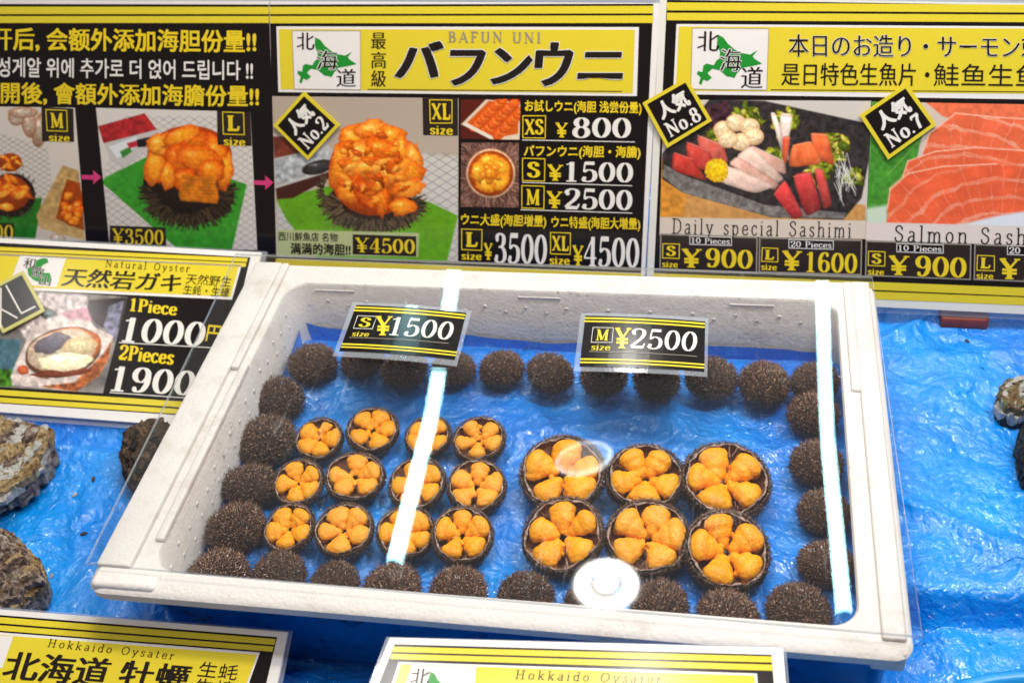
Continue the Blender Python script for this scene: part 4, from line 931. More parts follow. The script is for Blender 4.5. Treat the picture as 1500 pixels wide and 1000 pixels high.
s.text('¥3500', (165, 334), (240, 336), (165, 357), 'print_gold', 6, 'serif', thick=.13, name='price_figures')
for (x, y) in ((120, 249), (372, 257)):
    s.quad([(x, y+7), (x+17, y+7.5), (x+17, y), (x+29, y+10.5), (x+17, y+21), (x+17, y+14), (x, y+13.5)], 'print_pink', 5, 'arrow')

# ---- back middle sign
s = board('menu_sign', 'middle menu sign with large black katakana on yellow and an orange uni photo', BP, [(396, 2), (967, 5), (944, 412), (408, 392)], group=SGRP)
s.quad([(395, 7), (957, 6), (939, 400), (404, 378)], 'print_black', 1, 'black_panel')
s.quad([(395, 10.5), (957, 9), (957, 20), (395, 21)], 'print_yellow', 2, 'yellow_stripe')
s.quad([(395, 24), (957, 23), (957, 34), (396, 34.5)], 'print_yellow', 2, 'yellow_stripe')
s.quad([(404, 379), (940, 401), (940, 409), (404, 390)], 'print_yellow', 2, 'yellow_stripe')
s.quad([(405, 39), (936, 40), (933, 141), (408, 135)], 'print_white', 2, 'title_border')
s.quad([(408.5, 43), (930, 44), (927, 137), (411.5, 131)], 'print_yellow', 3, 'title_panel')
s.quad([(428, 45), (528.5, 45), (529, 132), (431, 131)], 'print_white', 4, 'map_panel'); s.frame([(428, 45), (528.5, 45), (529, 132), (431, 131)], .8, 'print_grey', 5, 'map_border')
hokkaido(s, 428, 45, .4)
MINCHO = dict(bold=.016, boldy=-.012)
s.text('北', (435, 48), (461, 48), (435, 73), 'print_ink', 6.5, **MINCHO); s.text('海', (464, 74), (495, 74), (464, 102), 'print_ink', 6.5, halo=('print_white', .035), **MINCHO); s.text('道', (493, 101), (522, 101), (493, 127), 'print_ink', 6.5, **MINCHO)
for ch, y in (('最', 48), ('高', 76), ('級', 103)): s.text(ch, (544, y), (566, y), (544, y+24), 'print_ink', 6, **MINCHO)
s.text('BAFUN UNI', (657, 46), (792, 47.5), (657, 62), 'print_grey', 6, 'serif', thick=.13, thin=.05, track=.12)
for ch, x0, x1, y0, y1 in (('バ', 579, 648, 60, 115), ('フ', 656, 709, 73, 126), ('ン', 719, 779, 70, 124), ('ウ', 782, 838, 62, 127), ('ニ', 847, 914, 76, 116)):
    s.text(ch, (x0+4, y0), (x1+4, y0), (x0-2, y1), 'print_ink', 6.6, bold=.052, boldy=.028, halo=('print_cream', .02))
s.line((539, 131), (911, 134), 1, 'print_ink', 5)
p = Pic(s, (399, 141), (672, 144), (671, 383), (405, 375), 1.15); p.fill((176, 160, 144))
p.C *= (1+.12*(p.Y-141)/240)[..., None]
p.poly([(560, 220), (672, 230), (671, 383), (600, 383), (560, 300)], (206, 200, 192), 8)
p.poly([(404, 300), (470, 340), (406, 376)], (200, 196, 190), 3)
p.net([(575, 222), (672, 225), (671, 310), (600, 300)], (84, 86, 98), 3, 0, 21, 13); p.net([(640, 330), (672, 330), (671, 383), (655, 383)], (90, 90, 100), 3, 0, 20, 12); p.net([(404, 300), (470, 345), (440, 372), (406, 374)], (90, 90, 100), 3, 0, 16, 10)
p.poly([(405, 292), (500, 268), (630, 296), (671, 316), (655, 383), (470, 383), (420, 322)], (98, 160, 28), 2, grain=.12)
p.poly([(400, 198), (470, 196), (500, 240), (492, 258), (404, 282)], (196, 190, 186), 2); p.poly([(400, 200), (440, 200), (442, 224), (402, 232)], (112, 50, 38), 3, grain=.3); p.poly([(402, 234), (470, 216), (486, 222), (482, 248), (404, 272)], (176, 178, 180), 3, grain=.4)
p.ell(466, 245, 24, 10, -14, (52, 52, 54)); p.poly([(404, 276), (488, 250), (492, 256), (430, 290), (406, 292)], (70, 34, 26), 2)
p.ell(548, 302, 66, 34, 10, (48, 36, 26), hi=0, jag=.1); p.spikes(548, 300, 66, 30, 15, 560, (30, 24, 18), (120, 96, 70), -15, 200, 4); p.spikes(480, 278, 8, 16, 10, 60, (40, 30, 24), (110, 90, 60), 100, 260, 6)
p.ell(548, 250, 66, 66, 0, (196, 92, 10), hi=0)
for (x, y, a, b, g, c, e) in [(520, 205, 26, 24, -35, 0, 1), (548, 192, 30, 16, -4, 2, 2), (577, 200, 22, 15, 28, 0, 3), (500, 240, 17, 36, 14, 0, 4), (530, 228, 30, 26, -30, 2, 5), (560, 218, 30, 14, 30, 1, 6), (590, 222, 14, 30, -18, 0, 7), (606, 232, 12, 28, -12, 2, 8), (540, 246, 34, 15, -12, 2, 9), (598, 250, 24, 16, 12, 0, 10), (570, 256, 40, 13, -38, 2, 11), (512, 278, 18, 22, 0, 0, 12), (536, 284, 14, 28, -25, 3, 13), (596, 276, 26, 13, -10, 2, 14), (560, 296, 10, 20, 0, 1, 15), (590, 303, 20, 13, -6, 0, 16), (508, 262, 8, 6, 0, 3, 17), (575, 238, 12, 18, 20, 3, 18), (555, 270, 18, 9, -40, 0, 19)]:
    p.ell(x, y, a, b, g, [(246, 148, 34), (236, 122, 18), (250, 160, 52), (214, 96, 14)][c], jag=.38, seed=e, dark=.55, hi=.22)
r_ = random.Random(3)
for q in range(46):
    a = r_.uniform(0, 6.28); kq = math.sqrt(r_.random()); p.ell(550+56*kq*math.cos(a), 250+56*kq*math.sin(a), r_.uniform(5, 15), r_.uniform(3, 6), r_.uniform(-70, 70), r_.choice([(244, 150, 40), (222, 108, 14), (250, 166, 60), (196, 84, 10)]), jag=.5, seed=q, dark=.4, hi=.15)
p.poly([(407, 336), (614, 341), (613, 376), (407, 374)], (182, 190, 136), 1.5); p.done()
s.quad([(619, 143.5), (671, 144), (671, 199), (620, 198)], 'print_darkbox', 4, 'size_box')
price(s, 'XL', [(629, 145.5), (663, 146), (663, 181), (630, 181)], ((630, 184), (664, 185), (630, 197)), None, None, None)
s.text('西川鮮魚店 名物', (408, 339), (495, 341), (408, 352), 'print_ink', 6, bold=.006)
s.text('满满的海胆!!', (426, 355), (514, 357), (426, 372), 'print_ink', 6, bold=.03)
s.quad([(517, 343), (610, 346), (610, 375), (517, 372)], 'print_darkbox', 5, 'price_box')
s.text('¥4500', (521, 347), (608, 350), (521, 369), 'print_gold', 6.5, 'serif', thick=.15, name='price_figures')
p = Pic(s, (675, 146), (763, 145), (761, 205), (675, 203)); p.fill((90, 30, 20))
p.poly([(676, 182), (712, 146), (762, 150), (762, 205), (722, 205)], (226, 206, 180)); p.poly([(684, 180), (716, 148), (760, 152), (759, 196), (722, 203)], (214, 90, 22))
for q in range(3):
    for j in range(9): p.ell(696+q*17+j*5.0, 186+q*4-j*5.0+q*2, 9, 7, -20, [(238, 106, 34), (246, 126, 50)][j % 2], seed=j+q*9, dark=.5, hi=.15)
p.poly([(676, 182), (684, 180), (722, 200), (722, 206)], (232, 220, 204)); p.done()
p = Pic(s, (676, 209), (760, 209), (760, 304), (675, 303)); p.fill((110, 70, 58)); p.spikes(718, 256, 60, 60, 12, 900, (60, 36, 30), (176, 130, 112), 0, 360, 7)
p.spikes(718, 256, 44, 46, 10, 300, (60, 36, 30), (176, 130, 112), 0, 360, 17)
p.ell(719, 254, 36, 36, 0, (214, 180, 150), hi=0, dark=.1); p.ell(719, 254, 33, 33, 0, (176, 84, 20), hi=0)
for a in (100, 28, 316, 244, 172):
    t = R_(a); p.ell(719+18*math.cos(t), 254-18*math.sin(t), 16, 11, -a+90, (246, 176, 44), jag=.3, seed=a, dark=.5); p.ell(719+9*math.cos(t+.4), 254-9*math.sin(t+.4), 9, 5, -a, (236, 150, 34), jag=.4, seed=a+3)
p.ell(719, 254, 9, 9, 0, (232, 146, 30), jag=.3); p.done()
s.text('お試しウニ(海胆 浅尝份量)', (769, 146), (940, 149), (769, 166), 'print_gold', bold=.03)
price(s, 'XS', [(765.5, 169), (800, 169), (799.5, 203), (765.5, 202.5)], None, ((814, 179), (832, 179.5), (814, 201)), '800', ((839, 172), (925, 173), (838, 202)))
s.line((765, 205), (930, 208), 1.2, 'print_figure', 5)
s.text('バフンウニ(海胆・海膽)', (768, 212), (939, 214), (767, 232), 'print_gold', bold=.03)
price(s, 'S', [(765, 231), (799, 232), (798.5, 266), (765, 265)], None, ((802, 240), (825, 241), (802, 264)), '1500', ((830, 236), (928, 238), (829, 266)))
s.line((765, 267), (926, 272), 1.2, 'print_figure', 5)
price(s, 'M', [(764, 271), (798, 272), (797.5, 306), (764, 305)], None, ((801, 279), (824, 280), (801, 304)), '2500', ((827, 275), (927, 278), (826, 306)))
s.line((763, 307), (926, 312), 1.2, 'print_figure', 5)
s.text('ウニ大盛(海胆増量)', (676, 312), (801, 315), (675, 332), 'print_gold', bold=.03); s.text('ウニ特盛(海胆大増量)', (808, 316), (938, 319), (808, 336), 'print_gold', bold=.03)
price(s, 'L', [(676, 334.5), (707, 335.5), (706.5, 367), (676, 366)], ((676, 369), (706, 370), (676, 380)), ((709, 355), (722, 355.5), (709, 380)), '3500', ((725, 340), (802, 343), (724, 385)))
price(s, 'XL', [(806, 339.5), (836.5, 340.5), (836, 373), (806, 372)], ((805, 375), (835, 376), (805, 387)), ((839, 358), (855, 359), (839, 388)), '4500', ((856, 345), (937, 348), (855, 390)))
s.line((675, 384), (937, 396), 1.2, 'print_grey', 5)

# ---- back right sign
s = board('menu_sign', 'large menu sign at the upper right with sashimi platter and salmon photos', BP, [(967, -4), (1900, 12), (1850, 478), (946, 432)], 'print_cream', group=SGRP)
s.quad([(977, 0), (1890, 14), (1850, 466), (957, 418)], 'print_black', 1, 'black_panel')
s.quad([(977, 3.8), (1890, 10), (1890, 21), (977, 15.5)], 'print_yellow', 2, 'yellow_stripe')
s.quad([(977, 19), (1890, 24), (1890, 35), (977, 30)], 'print_yellow', 2, 'yellow_stripe')
s.quad([(957, 400), (1850, 435), (1850, 448), (957, 411)], 'print_yellow', 2, 'yellow_stripe')
s.quad([(957, 414), (1850, 449), (1850, 461), (957, 425)], 'print_yellow', 2, 'yellow_stripe')
s.quad([(991, 35.5), (1800, 41), (1800, 150), (986, 138)], 'print_white', 2, 'title_border')
s.quad([(994.5, 39), (1790, 44), (1790, 140), (990, 133)], 'print_yellow', 3, 'title_panel')
s.quad([(1014, 41), (1126.5, 42), (1123.5, 132.5), (1011.5, 131)], 'print_white', 4, 'map_panel'); s.frame([(1014, 41), (1126.5, 42), (1123.5, 132.5), (1011.5, 131)], .8, 'print_grey', 5, 'map_border')
hokkaido(s, 1014.5, 40, .437, shear=.03)
s.text('北', (1022, 46), (1054, 46), (1021, 75), 'print_ink', 6.5, **MINCHO); s.text('海', (1055, 72), (1086, 72), (1054, 104), 'print_ink', 6.5, halo=('print_white', .035), **MINCHO); s.text('道', (1086, 98), (1118, 98), (1085, 129), 'print_ink', 6.5, **MINCHO)
s.text('本日のお造り・サーモン刺身', (1155, 50), (1556, 53), (1155, 83), 'print_ink', 6.5, halo=('print_cream', .02), bold=.014, boldy=-.004)
s.text('是日特色生魚片・', (1145, 92), (1362, 93), (1144, 125), 'print_ink', 6, bold=.014, boldy=-.002); s.text('鮭鱼生鱼片', (1368, 93), (1562, 95), (1367, 126), 'print_ink', 6)
s.line((1129, 131.5), (1790, 137), 1, 'print_ink', 5)
p = Pic(s, (972, 146), (1276, 148), (1268, 350), (966, 344), 1.15); p.fill((206, 196, 186))
p.poly([(966, 230), (1100, 290), (1268, 300), (1268, 350), (966, 344)], (204, 148, 84), 3, grain=.15); p.poly([(966, 230), (1010, 260), (1000, 318), (966, 318)], (212, 140, 52), 6, grain=.25)
p.poly([(970, 225), (1040, 145), (1120, 148), (1276, 182), (1276, 218), (1262, 290), (1235, 322), (1130, 318), (1000, 282), (970, 262)], (52, 46, 46), 2, grain=.5)
p.poly([(972, 240), (1000, 256), (1120, 300), (1240, 312), (1236, 320), (1130, 318), (1000, 282), (970, 258)], (120, 114, 110), 2, grain=.4)
rr_ = random.Random(4)
for (x, y, w_, h_) in [(1090, 172, 46, 28), (1150, 180, 26, 36), (1225, 215, 30, 34), (1205, 250, 40, 44), (1052, 195, 20, 22), (1250, 260, 18, 14), (1130, 232, 30, 22)]:
    for q in range(34):
        a = rr_.uniform(0, 6.28); x1 = x+math.cos(a)*w_*.6*rr_.random()**.5; y1 = y+math.sin(a)*h_*.6*rr_.random()**.5
        p.ell(x1, y1, rr_.uniform(4, 11), rr_.uniform(2, 5), rr_.uniform(0, 180), rr_.choice([(150, 172, 50), (112, 140, 30), (180, 192, 84), (80, 106, 24)]), dark=.5, hi=.08, jag=.3, seed=q)
p.poly([(1028, 160), (1066, 146), (1075, 180), (1035, 190)], (70, 40, 50), 3, grain=.8)
for q in range(30): p.seg((1220+rr_.uniform(0, 26), 240+rr_.uniform(-20, 40)), (1225+rr_.uniform(0, 30), 250+rr_.uniform(0, 52)), 1.1, (224, 222, 214), .8)
def slab_(pts, c, c2, n_=3, a=.6):
    P_ = np.array(pts, float); ctr = P_.mean(0); R2 = []
    for i in range(len(P_)):                       # rounded corners
        q0, q1, q2 = P_[i-1], P_[i], P_[(i+1) % len(P_)]
        R2 += [tuple(q1+(q0-q1)*.22), tuple(q1+((q0-q1)+(q2-q1))*.05), tuple(q1+(q2-q1)*.22)]
    m = p.inside(R2, 2.0); ax = P_[1]-P_[0]; ax = ax/np.hypot(*ax); u = (p.X-ctr[0])*ax[0]+(p.Y-ctr[1])*ax[1]; v = -(p.X-ctr[0])*ax[1]+(p.Y-ctr[1])*ax[0]
    w = fbm(p.X/11, p.Y/11, int(abs(ctr[0])))*5
    cc = p.col(c)*(1+.35*fbm(p.X/9, p.Y/9, 5)-.010*(p.Y-ctr[1]))[..., None]
    st = np.clip(np.sin((u+w)/3.2+v*.05)*.5+.1, 0, 1)*(a*.75 if n_ else 0)*vnoise(p.X/5, p.Y/9, 8)
    cc = cc*(1-st[..., None])+p.col(c2)*st[..., None]
    edge = p.inside(R2, 9.0); cc = cc*(1-(.35*(1-edge))[..., None]) + (.22*np.clip(vnoise(p.X/3, p.Y/2, 6)-.72, 0, 1)*3)[..., None]*.4
    p.mix(m, np.clip(cc, 0, 1)); p.seg(P_[0]*.9+ctr*.1, P_[1]*.9+ctr*.1, 1.8, c2, .55)
slab_([(1020, 196), (1060, 212), (1068, 240), (1028, 238)], (206, 92, 76), (236, 190, 174)); slab_([(1004, 206), (1040, 220), (1050, 258), (1008, 240)], (198, 66, 56), (230, 150, 134)); slab_([(986, 222), (1014, 232), (1038, 266), (984, 250)], (196, 58, 48), (226, 130, 110), 4)
for (x, y) in ((1060, 190), (1078, 180), (1098, 186), (1104, 200), (1085, 208), (1066, 204)): p.ell(x, y, 15, 13, 0, (232, 212, 176), dark=.3, hi=.1)
slab_([(1128, 165), (1136, 165), (1158, 235), (1148, 235)], (240, 222, 206), (240, 130, 96), 0); slab_([(1142, 165), (1162, 168), (1150, 232), (1144, 230)], (236, 210, 196), (240, 120, 90), 0); slab_([(1146, 200), (1158, 200), (1152, 240), (1146, 238)], (228, 96, 60), (240, 170, 150), 1)
slab_([(1186, 194), (1212, 196), (1224, 244), (1196, 232)], (232, 102, 56), (246, 176, 140), 4); slab_([(1160, 212), (1190, 206), (1206, 240), (1154, 246)], (236, 108, 56), (248, 184, 150), 5)
slab_([(1100, 212), (1150, 236), (1152, 258), (1082, 226)], (226, 170, 150), (244, 226, 214), 3); slab_([(1076, 230), (1100, 213), (1150, 262), (1136, 270)], (232, 196, 176), (248, 234, 224), 3); slab_([(1066, 240), (1080, 228), (1142, 268), (1134, 280)], (222, 168, 148), (246, 230, 220), 2); slab_([(1052, 266), (1062, 240), (1138, 272), (1106, 284)], (234, 198, 182), (242, 224, 212), 3)
p.ell(1050, 250, 17, 17, 0, (238, 196, 24), dark=.3, hi=.05, jag=.1); p.spikes(1050, 250, 14, 14, 4, 110, (214, 160, 10), (250, 222, 60), 0, 360, 3)
slab_([(1192, 246), (1206, 248), (1220, 300), (1206, 308)], (196, 70, 66), (226, 130, 116), 1); slab_([(1160, 256), (1188, 250), (1204, 306), (1180, 318)], (190, 58, 58), (222, 130, 116), 3); slab_([(1132, 284), (1150, 262), (1178, 316), (1162, 322)], (206, 60, 60), (226, 120, 110), 3)
p.poly([(966, 318), (1268, 323), (1268, 350), (966, 344)], (214, 198, 182), 1.5); p.done()
s.text('Daily special Sashimi', (985, 319), (1247, 325), (984, 348), 'print_ink', 6, 'serif', thick=.085, thin=.05, track=.14)
def panel(x0, y0, x1, y1, w0, w1, pcs, fr_, L, sz, yen, num, ntl):
    s.quad([(x0-2, y0-2.5), (x1+2, y1-2.5), (x1+1, w1+2), (x0-3, w0+2)], 'print_grey', 3.5, 'panel_border')
    s.quad([(x0, y0), (x1, y1), (x1-1, w1), (x0-1, w0)], 'print_darkbox', 4.2, 'price_panel')
    (a, b, c, d), t = pcs
    s.quad([(a, b), (c, b+(c-a)*.03), (c, d+(c-a)*.03), (a, d)], 'print_black', 5, 'piece_box'); s.frame([(a, b), (c, b+(c-a)*.03), (c, d+(c-a)*.03), (a, d)], 1, 'print_figure', 5.6, 'piece_frame')
    s.text(t, (a+3, b+2.5), (c-3, b+4.3), (a+3, d-2), 'print_figure', 6, 'serif', thick=.13, thin=.07)
    price(s, L, fr_, sz, yen, num, ntl, 'print_gold')
panel(969, 344, 1108, 349, 393, 398, ((1010, 345, 1072, 358), '10 Pieces'), [(970.5, 356), (996, 356.5), (995.5, 379), (970, 378)], 'S', ((970, 382), (993, 383), (970, 391)), ((999, 363), (1028, 364), (998, 391)), '900', ((1034, 363), (1103, 366), (1033, 391)))
panel(1114, 349, 1261, 353, 397, 401, ((1155, 350, 1221, 363.5), '20 Pieces'), [(1116, 362), (1140, 363), (1140, 384), (1115, 383)], 'L', ((1115, 386), (1138, 387), (1115, 395)), ((1146, 366), (1175, 367), (1145, 395)), '1600', ((1182, 368), (1256, 371), (1181, 398)))
p = Pic(s, (1277, 149), (1620, 155), (1600, 362), (1268, 352), 1.3); p.fill((206, 190, 176))
p.poly([(1277, 149), (1330, 149), (1350, 200), (1330, 290), (1300, 330), (1268, 330)], (70, 140, 46), 2, grain=.25)
for q in range(7): p.seg((1300, 300-q*22), (1345, 260-q*26), 1.5, (150, 190, 100), .5)
p.poly([(1268, 305), (1300, 300), (1300, 330), (1268, 330)], (200, 214, 190), 6)
p.poly([(1355, 149), (1620, 155), (1620, 200), (1440, 190), (1380, 170)], (232, 112, 74), 2, grain=.15)
def salmon(pts, base, rows, sd):
    m = p.inside(pts, 2.0); w = fbm(p.X/40, p.Y/40, sd)*16; r_ = random.Random(sd)
    cc = np.ones(p.C.shape)*p.col(base)
    cc *= (1+.22*fbm(p.X/22, p.Y/14, sd+3))[..., None]
    cx, cy = rows; ang = np.arctan2(p.Y-cy, p.X-cx); rad = np.hypot(p.X-cx, p.Y-cy)
    st = np.abs(((rad+w*1.5)/26) % 1-.5)*2; g = np.clip((.13-np.abs(st-.1))/.10, 0, 1)*(.35+.65*vnoise(p.X/14, p.Y/14, sd+5))
    st2 = np.abs(((ang*9+w*.06)) % 1-.5)*2; g2 = np.clip((.09-st2)/.09, 0, 1)*vnoise(p.X/10, p.Y/22, sd+8)*.9
    cc = cc*(1-np.clip(g+g2, 0, 1)[..., None]*.62)+np.array([.97, .80, .70])*np.clip(g+g2, 0, 1)[..., None]*.62
    sheen = vnoise(p.X/2, p.Y/2, sd) > .93; cc[sheen] = np.clip(cc[sheen]*1.12+.05, 0, 1)
    p.mix(m, np.clip(cc, 0, 1))
    P_ = np.array(pts)
    for a, b in zip(pts[:len(pts)//2], pts[1:len(pts)//2+1]): p.seg(a, b, 2.2, (250, 190, 160), .8)
salmon([(1352, 222), (1362, 195), (1400, 166), (1460, 172), (1530, 176), (1620, 190), (1620, 300), (1352, 300)], (232, 104, 66), (1400, 330), 3)
salmon([(1322, 260), (1330, 236), (1370, 222), (1430, 216), (1520, 222), (1620, 230), (1620, 320), (1322, 320)], (230, 98, 60), (1420, 420), 8)
salmon([(1300, 305), (1304, 276), (1330, 254), (1380, 244), (1460, 240), (1560, 250), (1620, 270), (1620, 340), (1298, 340)], (232, 96, 58), (1460, 430), 14)
p.poly([(1400, 330), (1460, 316), (1560, 300), (1620, 300), (1620, 362), (1400, 345)], (220, 222, 226), 5)
p.poly([(1268, 325), (1620, 334), (1620, 362), (1268, 353)], (222, 206, 196), 1.5); p.done()
s.text('Salmon Sashimi', (1311, 329), (1552, 335), (1310, 354), 'print_ink', 6, 'serif', thick=.085, thin=.05, track=.14)
panel(1270, 354, 1421, 359, 402, 408, ((1313, 356, 1382, 369), '10 Pieces'), [(1271.5, 367), (1297, 368), (1296.5, 390), (1271, 389)], 'S', ((1271, 393), (1295, 394), (1271, 402)), ((1302, 373), (1332, 374), (1301, 402)), '900', ((1341, 374), (1416, 377), (1340, 404)))
panel(1429, 359, 1590, 365, 408, 414, ((1475, 359, 1545, 373), '20 Pieces'), [(1431, 373), (1457, 374), (1457, 397), (1430, 396)], 'L', ((1430, 399), (1455, 400), (1430, 408)), ((1464, 377), (1494, 378), (1463, 408)), '1600', ((1500, 378), (1580, 381), (1499, 410)))
sleeve2(s, [(962, -8), (1905, 10), (1852, 488), (943, 441)], -.0034, .002)
ft = link('sign_foot', box_me('sign_foot', 0, .047, 0, .02, 0, .013, (lambda k: (k.set(Base_Color=k.ramp(k.noise(60, 4), [(.3, (.26, .032, .012)), (.7, (.36, .055, .022))]), Roughness=.4), k.m)[1])(NT('foot_plastic')), .0015))
fp = at(1377, 478, .0); ft.location = (fp[0], fp[1], -.002); tag(ft, 'dark red block under the lower edge of the right menu sign on the tarp', 'block')

# ---- diamonds
def diamond(L, T, R, B, l1, l2, label, plane, off=.004, mat='print_black'):
    L, T, R, B = [np.array(q, float) for q in (L, T, R, B)]
    c = (L+T+R+B)/4
    pl = Plane(plane.p+plane.n*off, plane.n)
    g = board('popularity_badge', label, pl, [tuple(L), tuple(T), tuple(R), tuple(B)], 'print_yellow' if l1 else 'border_glare', .0012, 'badge', 'diamond shaped popularity badges')
    ins = lambda k_: [tuple(c+(q-c)*k_) for q in (L, T, R, B)]
    g.quad(ins(.86), mat, 1, 'badge_panel')
    f = lambda u, v: L+(T-L)*u+(B-L)*v
    if l1: g.text(l1, f(.18, .14), f(.84, .14), f(.18, .50), 'print_figure', 2, bold=.05)
    if l2: g.text(l2, f(.16, .56), f(.88, .56), f(.16, .86), 'print_figure', 2, 'serif', thick=.17, thin=.08)
    return g, f
diamond((400, 184), (445, 134), (498, 183), (451, 235), '人気', 'No.2', 'black and yellow diamond badge reading No.2 on the middle menu sign', BP)
diamond((941, 151), (1006, 114), (1043, 177), (977, 217), '人気', 'No.8', 'black and yellow diamond badge reading No.8 between the middle and right signs', BP, .005)
diamond((1259, 169), (1328, 122), (1372, 183), (1301, 234), '人気', 'No.7', 'black and yellow diamond badge reading No.7 beside the salmon photo', BP)

# ---- left sign: rock oyster
OP = lean(.283, .010, 22)
s = board('oyster_sign', 'laminated natural oyster menu sign leaning left of the foam box', OP, [(-90, 344), (383, 370), (322, 628), (-170, 590)], 'print_white')
s.pl = OP
s.quad([(-95, 350), (367, 377), (312, 611), (-160, 580)], 'print_black', 1, 'black_panel')
def strip(y0, y1, xl, xr, sl, mat, lv, name, lean_=-.24, ref=360):
    s.quad([(xl, y0), (xr, y0+(xr)*sl), (xr+lean_*(y1-y0), y1+(xr)*sl), (xl, y1)], mat, lv, name)
strip(357.6, 363.2, -90, 363, .057, 'print_yellow', 2, 'yellow_stripe'); strip(364.8, 370.6, -92, 361, .057, 'print_yellow', 2, 'yellow_stripe')
s.quad([(-95, 367), (354, 388.5), (340, 439), (-110, 418)], 'print_white', 2, 'title_border')
s.quad([(-95, 370), (350, 391), (338, 435), (-110, 414)], 'print_yellow', 3, 'title_panel')
s.quad([(30, 375), (97, 379), (83, 421), (14, 416)], 'print_white', 4, 'map_panel')
WK = [(190, 150), (225, 138), (250, 140), (255, 160), (225, 175), (218, 190), (232, 215), (262, 215), (270, 240), (262, 270), (238, 262), (215, 270), (175, 250), (150, 225), (145, 190), (170, 180), (185, 165)]
from mathutils.geometry import tessellate_polygon
pts = [(x/3.5725, y/3.5725+340) for x, y in WK]; P_ = np.array(pts); V = s.pts(P_[:, 0], P_[:, 1], 5*LV)
link('island_map', mesh('island_map', V, [tuple(t) for t in tessellate_polygon([[Vector((x, -y, 0)) for x, y in pts]])], MAT['print_green']), s.o)
for ch, a, b, h in (('和', (37, 378), (54, 379), 15), ('歌', (48, 391), (67, 392), 15), ('山', (60, 404), (77, 405), 14)):
    s.text(ch, a, b, (a[0]-3, a[1]+h), 'print_ink', 6.5, halo=('print_white', .03), **MINCHO)
s.text('Natural Oyster', (156, 381), (279, 388.5), (154, 394.5), 'print_ink', 6, 'serif', thick=.09, thin=.05, track=.18)
s.text('天然岩ガキ', (98, 392), (271, 402), (89, 419), 'print_ink', 6, bold=.03, boldy=.002)
s.text('天然野生', (275, 401), (341, 406), (272, 416), 'print_ink', 6, bold=.0); s.text('生蚝・生蠔', (271, 417), (338, 422), (268, 431), 'print_ink', 6, bold=.0)
p = Pic(s, (-60, 418), (187, 435), (151, 576), (-120, 560), 1.2); p.fill((122, 116, 112)); p.C *= (1+.7*fbm(p.X/14, p.Y/14, 4, 5))[..., None]
p.poly([(-120, 490), (32, 498), (20, 560), (-120, 560)], (70, 104, 116), 3, grain=.3); p.poly([(-120, 540), (18, 541), (20, 566), (-120, 566)], (60, 110, 26), 2, grain=.8)
p.poly([(60, 428), (128, 434), (130, 456), (108, 462), (80, 470), (40, 500), (20, 470)], (196, 180, 178), 4, grain=.5)
p.poly([(130, 440), (186, 436), (176, 480), (150, 480), (126, 462)], (38, 26, 26), 3, grain=.4); p.poly([(160, 448), (182, 440), (170, 500), (152, 478)], (120, 118, 140), 3, grain=.6)
p.ell(72, 462, 16, 9, 40, (96, 108, 118), jag=.3)
p.poly([(36, 506), (46, 480), (72, 466), (104, 456), (126, 462), (140, 480), (166, 492), (162, 520), (146, 548), (110, 574), (60, 568), (18, 564), (16, 552), (24, 530)], (214, 196, 188), 2.5, grain=.35)
p.poly([(88, 458), (128, 450), (136, 472), (120, 468), (100, 468)], (190, 130, 140), 4, grain=.4); p.poly([(60, 566), (110, 560), (150, 520), (164, 500), (160, 524), (146, 550), (112, 574)], (156, 84, 44), 3, grain=.7)
p.ell(92, 516, 57, 36, -14, (96, 74, 62), hi=0, dark=.2, jag=.06, seed=2); p.ell(95, 513, 53, 32, -14, (190, 120, 40), hi=0, jag=.08, seed=5); p.ell(90, 514, 50, 31, -14, (196, 180, 166), hi=0, dark=.15, jag=.1, seed=7)
p.ell(78, 502, 28, 13, -18, (110, 106, 124), dark=.2, hi=0, jag=.3, seed=3); p.ell(116, 508, 26, 14, -10, (206, 190, 152), dark=.2, hi=.1, jag=.15, seed=4)
p.ell(34, 542, 8, 7, 0, (196, 100, 64), hi=0, jag=.2); p.ell(92, 546, 42, 6, -6, (120, 60, 40), hi=0, jag=.3, seed=6)
p.ell(96, 530, 38, 13, -4, (252, 238, 206), dark=.05, hi=.2, jag=.2, seed=8); p.done()
s.quad([(187, 435), (352, 446), (316, 592), (151, 576)], 'print_black', 3.4, 'price_panel')
s.text('1Piece', (193, 437), (262, 444), (190, 456), 'print_gold', 6, 'serif', thick=.19, thin=.09)
s.text('1000', (186, 465), (305, 473), (178, 501), 'print_figure', 6, 'serif', thick=.16, thin=.05, name='price_figures'); s.text('円', (306, 476), (326, 478), (301, 500), 'print_gold', 6, bold=.02)
s.line((175, 502), (318, 510), 1.2, 'print_figure', 5)
s.text('2Pieces', (177, 505), (258, 513), (173, 527), 'print_gold', 6, 'serif', thick=.19, thin=.09)
s.text('1900', (170, 536), (290, 544), (162, 573), 'print_figure', 6, 'serif', thick=.16, thin=.05, name='price_figures'); s.text('円', (290, 548), (310, 550), (285, 572), 'print_gold', 6, bold=.02)
s.line((161, 575), (300, 585), 1.2, 'print_figure', 5)
s.quad([(-160, 560.5), (325, 592), (323, 600.5), (-162, 568)], 'print_yellow', 4, 'yellow_stripe'); s.quad([(-162, 571.5), (322, 603), (320, 610), (-163, 579)], 'print_yellow', 4, 'yellow_stripe')
sleeve2(s, [(-95, 338), (390, 366), (328, 636), (-175, 597)], -.0034, .0016)
diamond((-28, 429), (34, 396), (66, 455), (4, 488), None, None, 'diamond badge greyed by painted glare, with thin letters XL on the natural oyster sign', OP, .006, 'panel_glare')  # reflected glare is put into the grey panel and the pale border
g, f = diamond.__defaults__, None
bd = [o for o in COL.objects if o.name.startswith('popularity_badge')][-1]
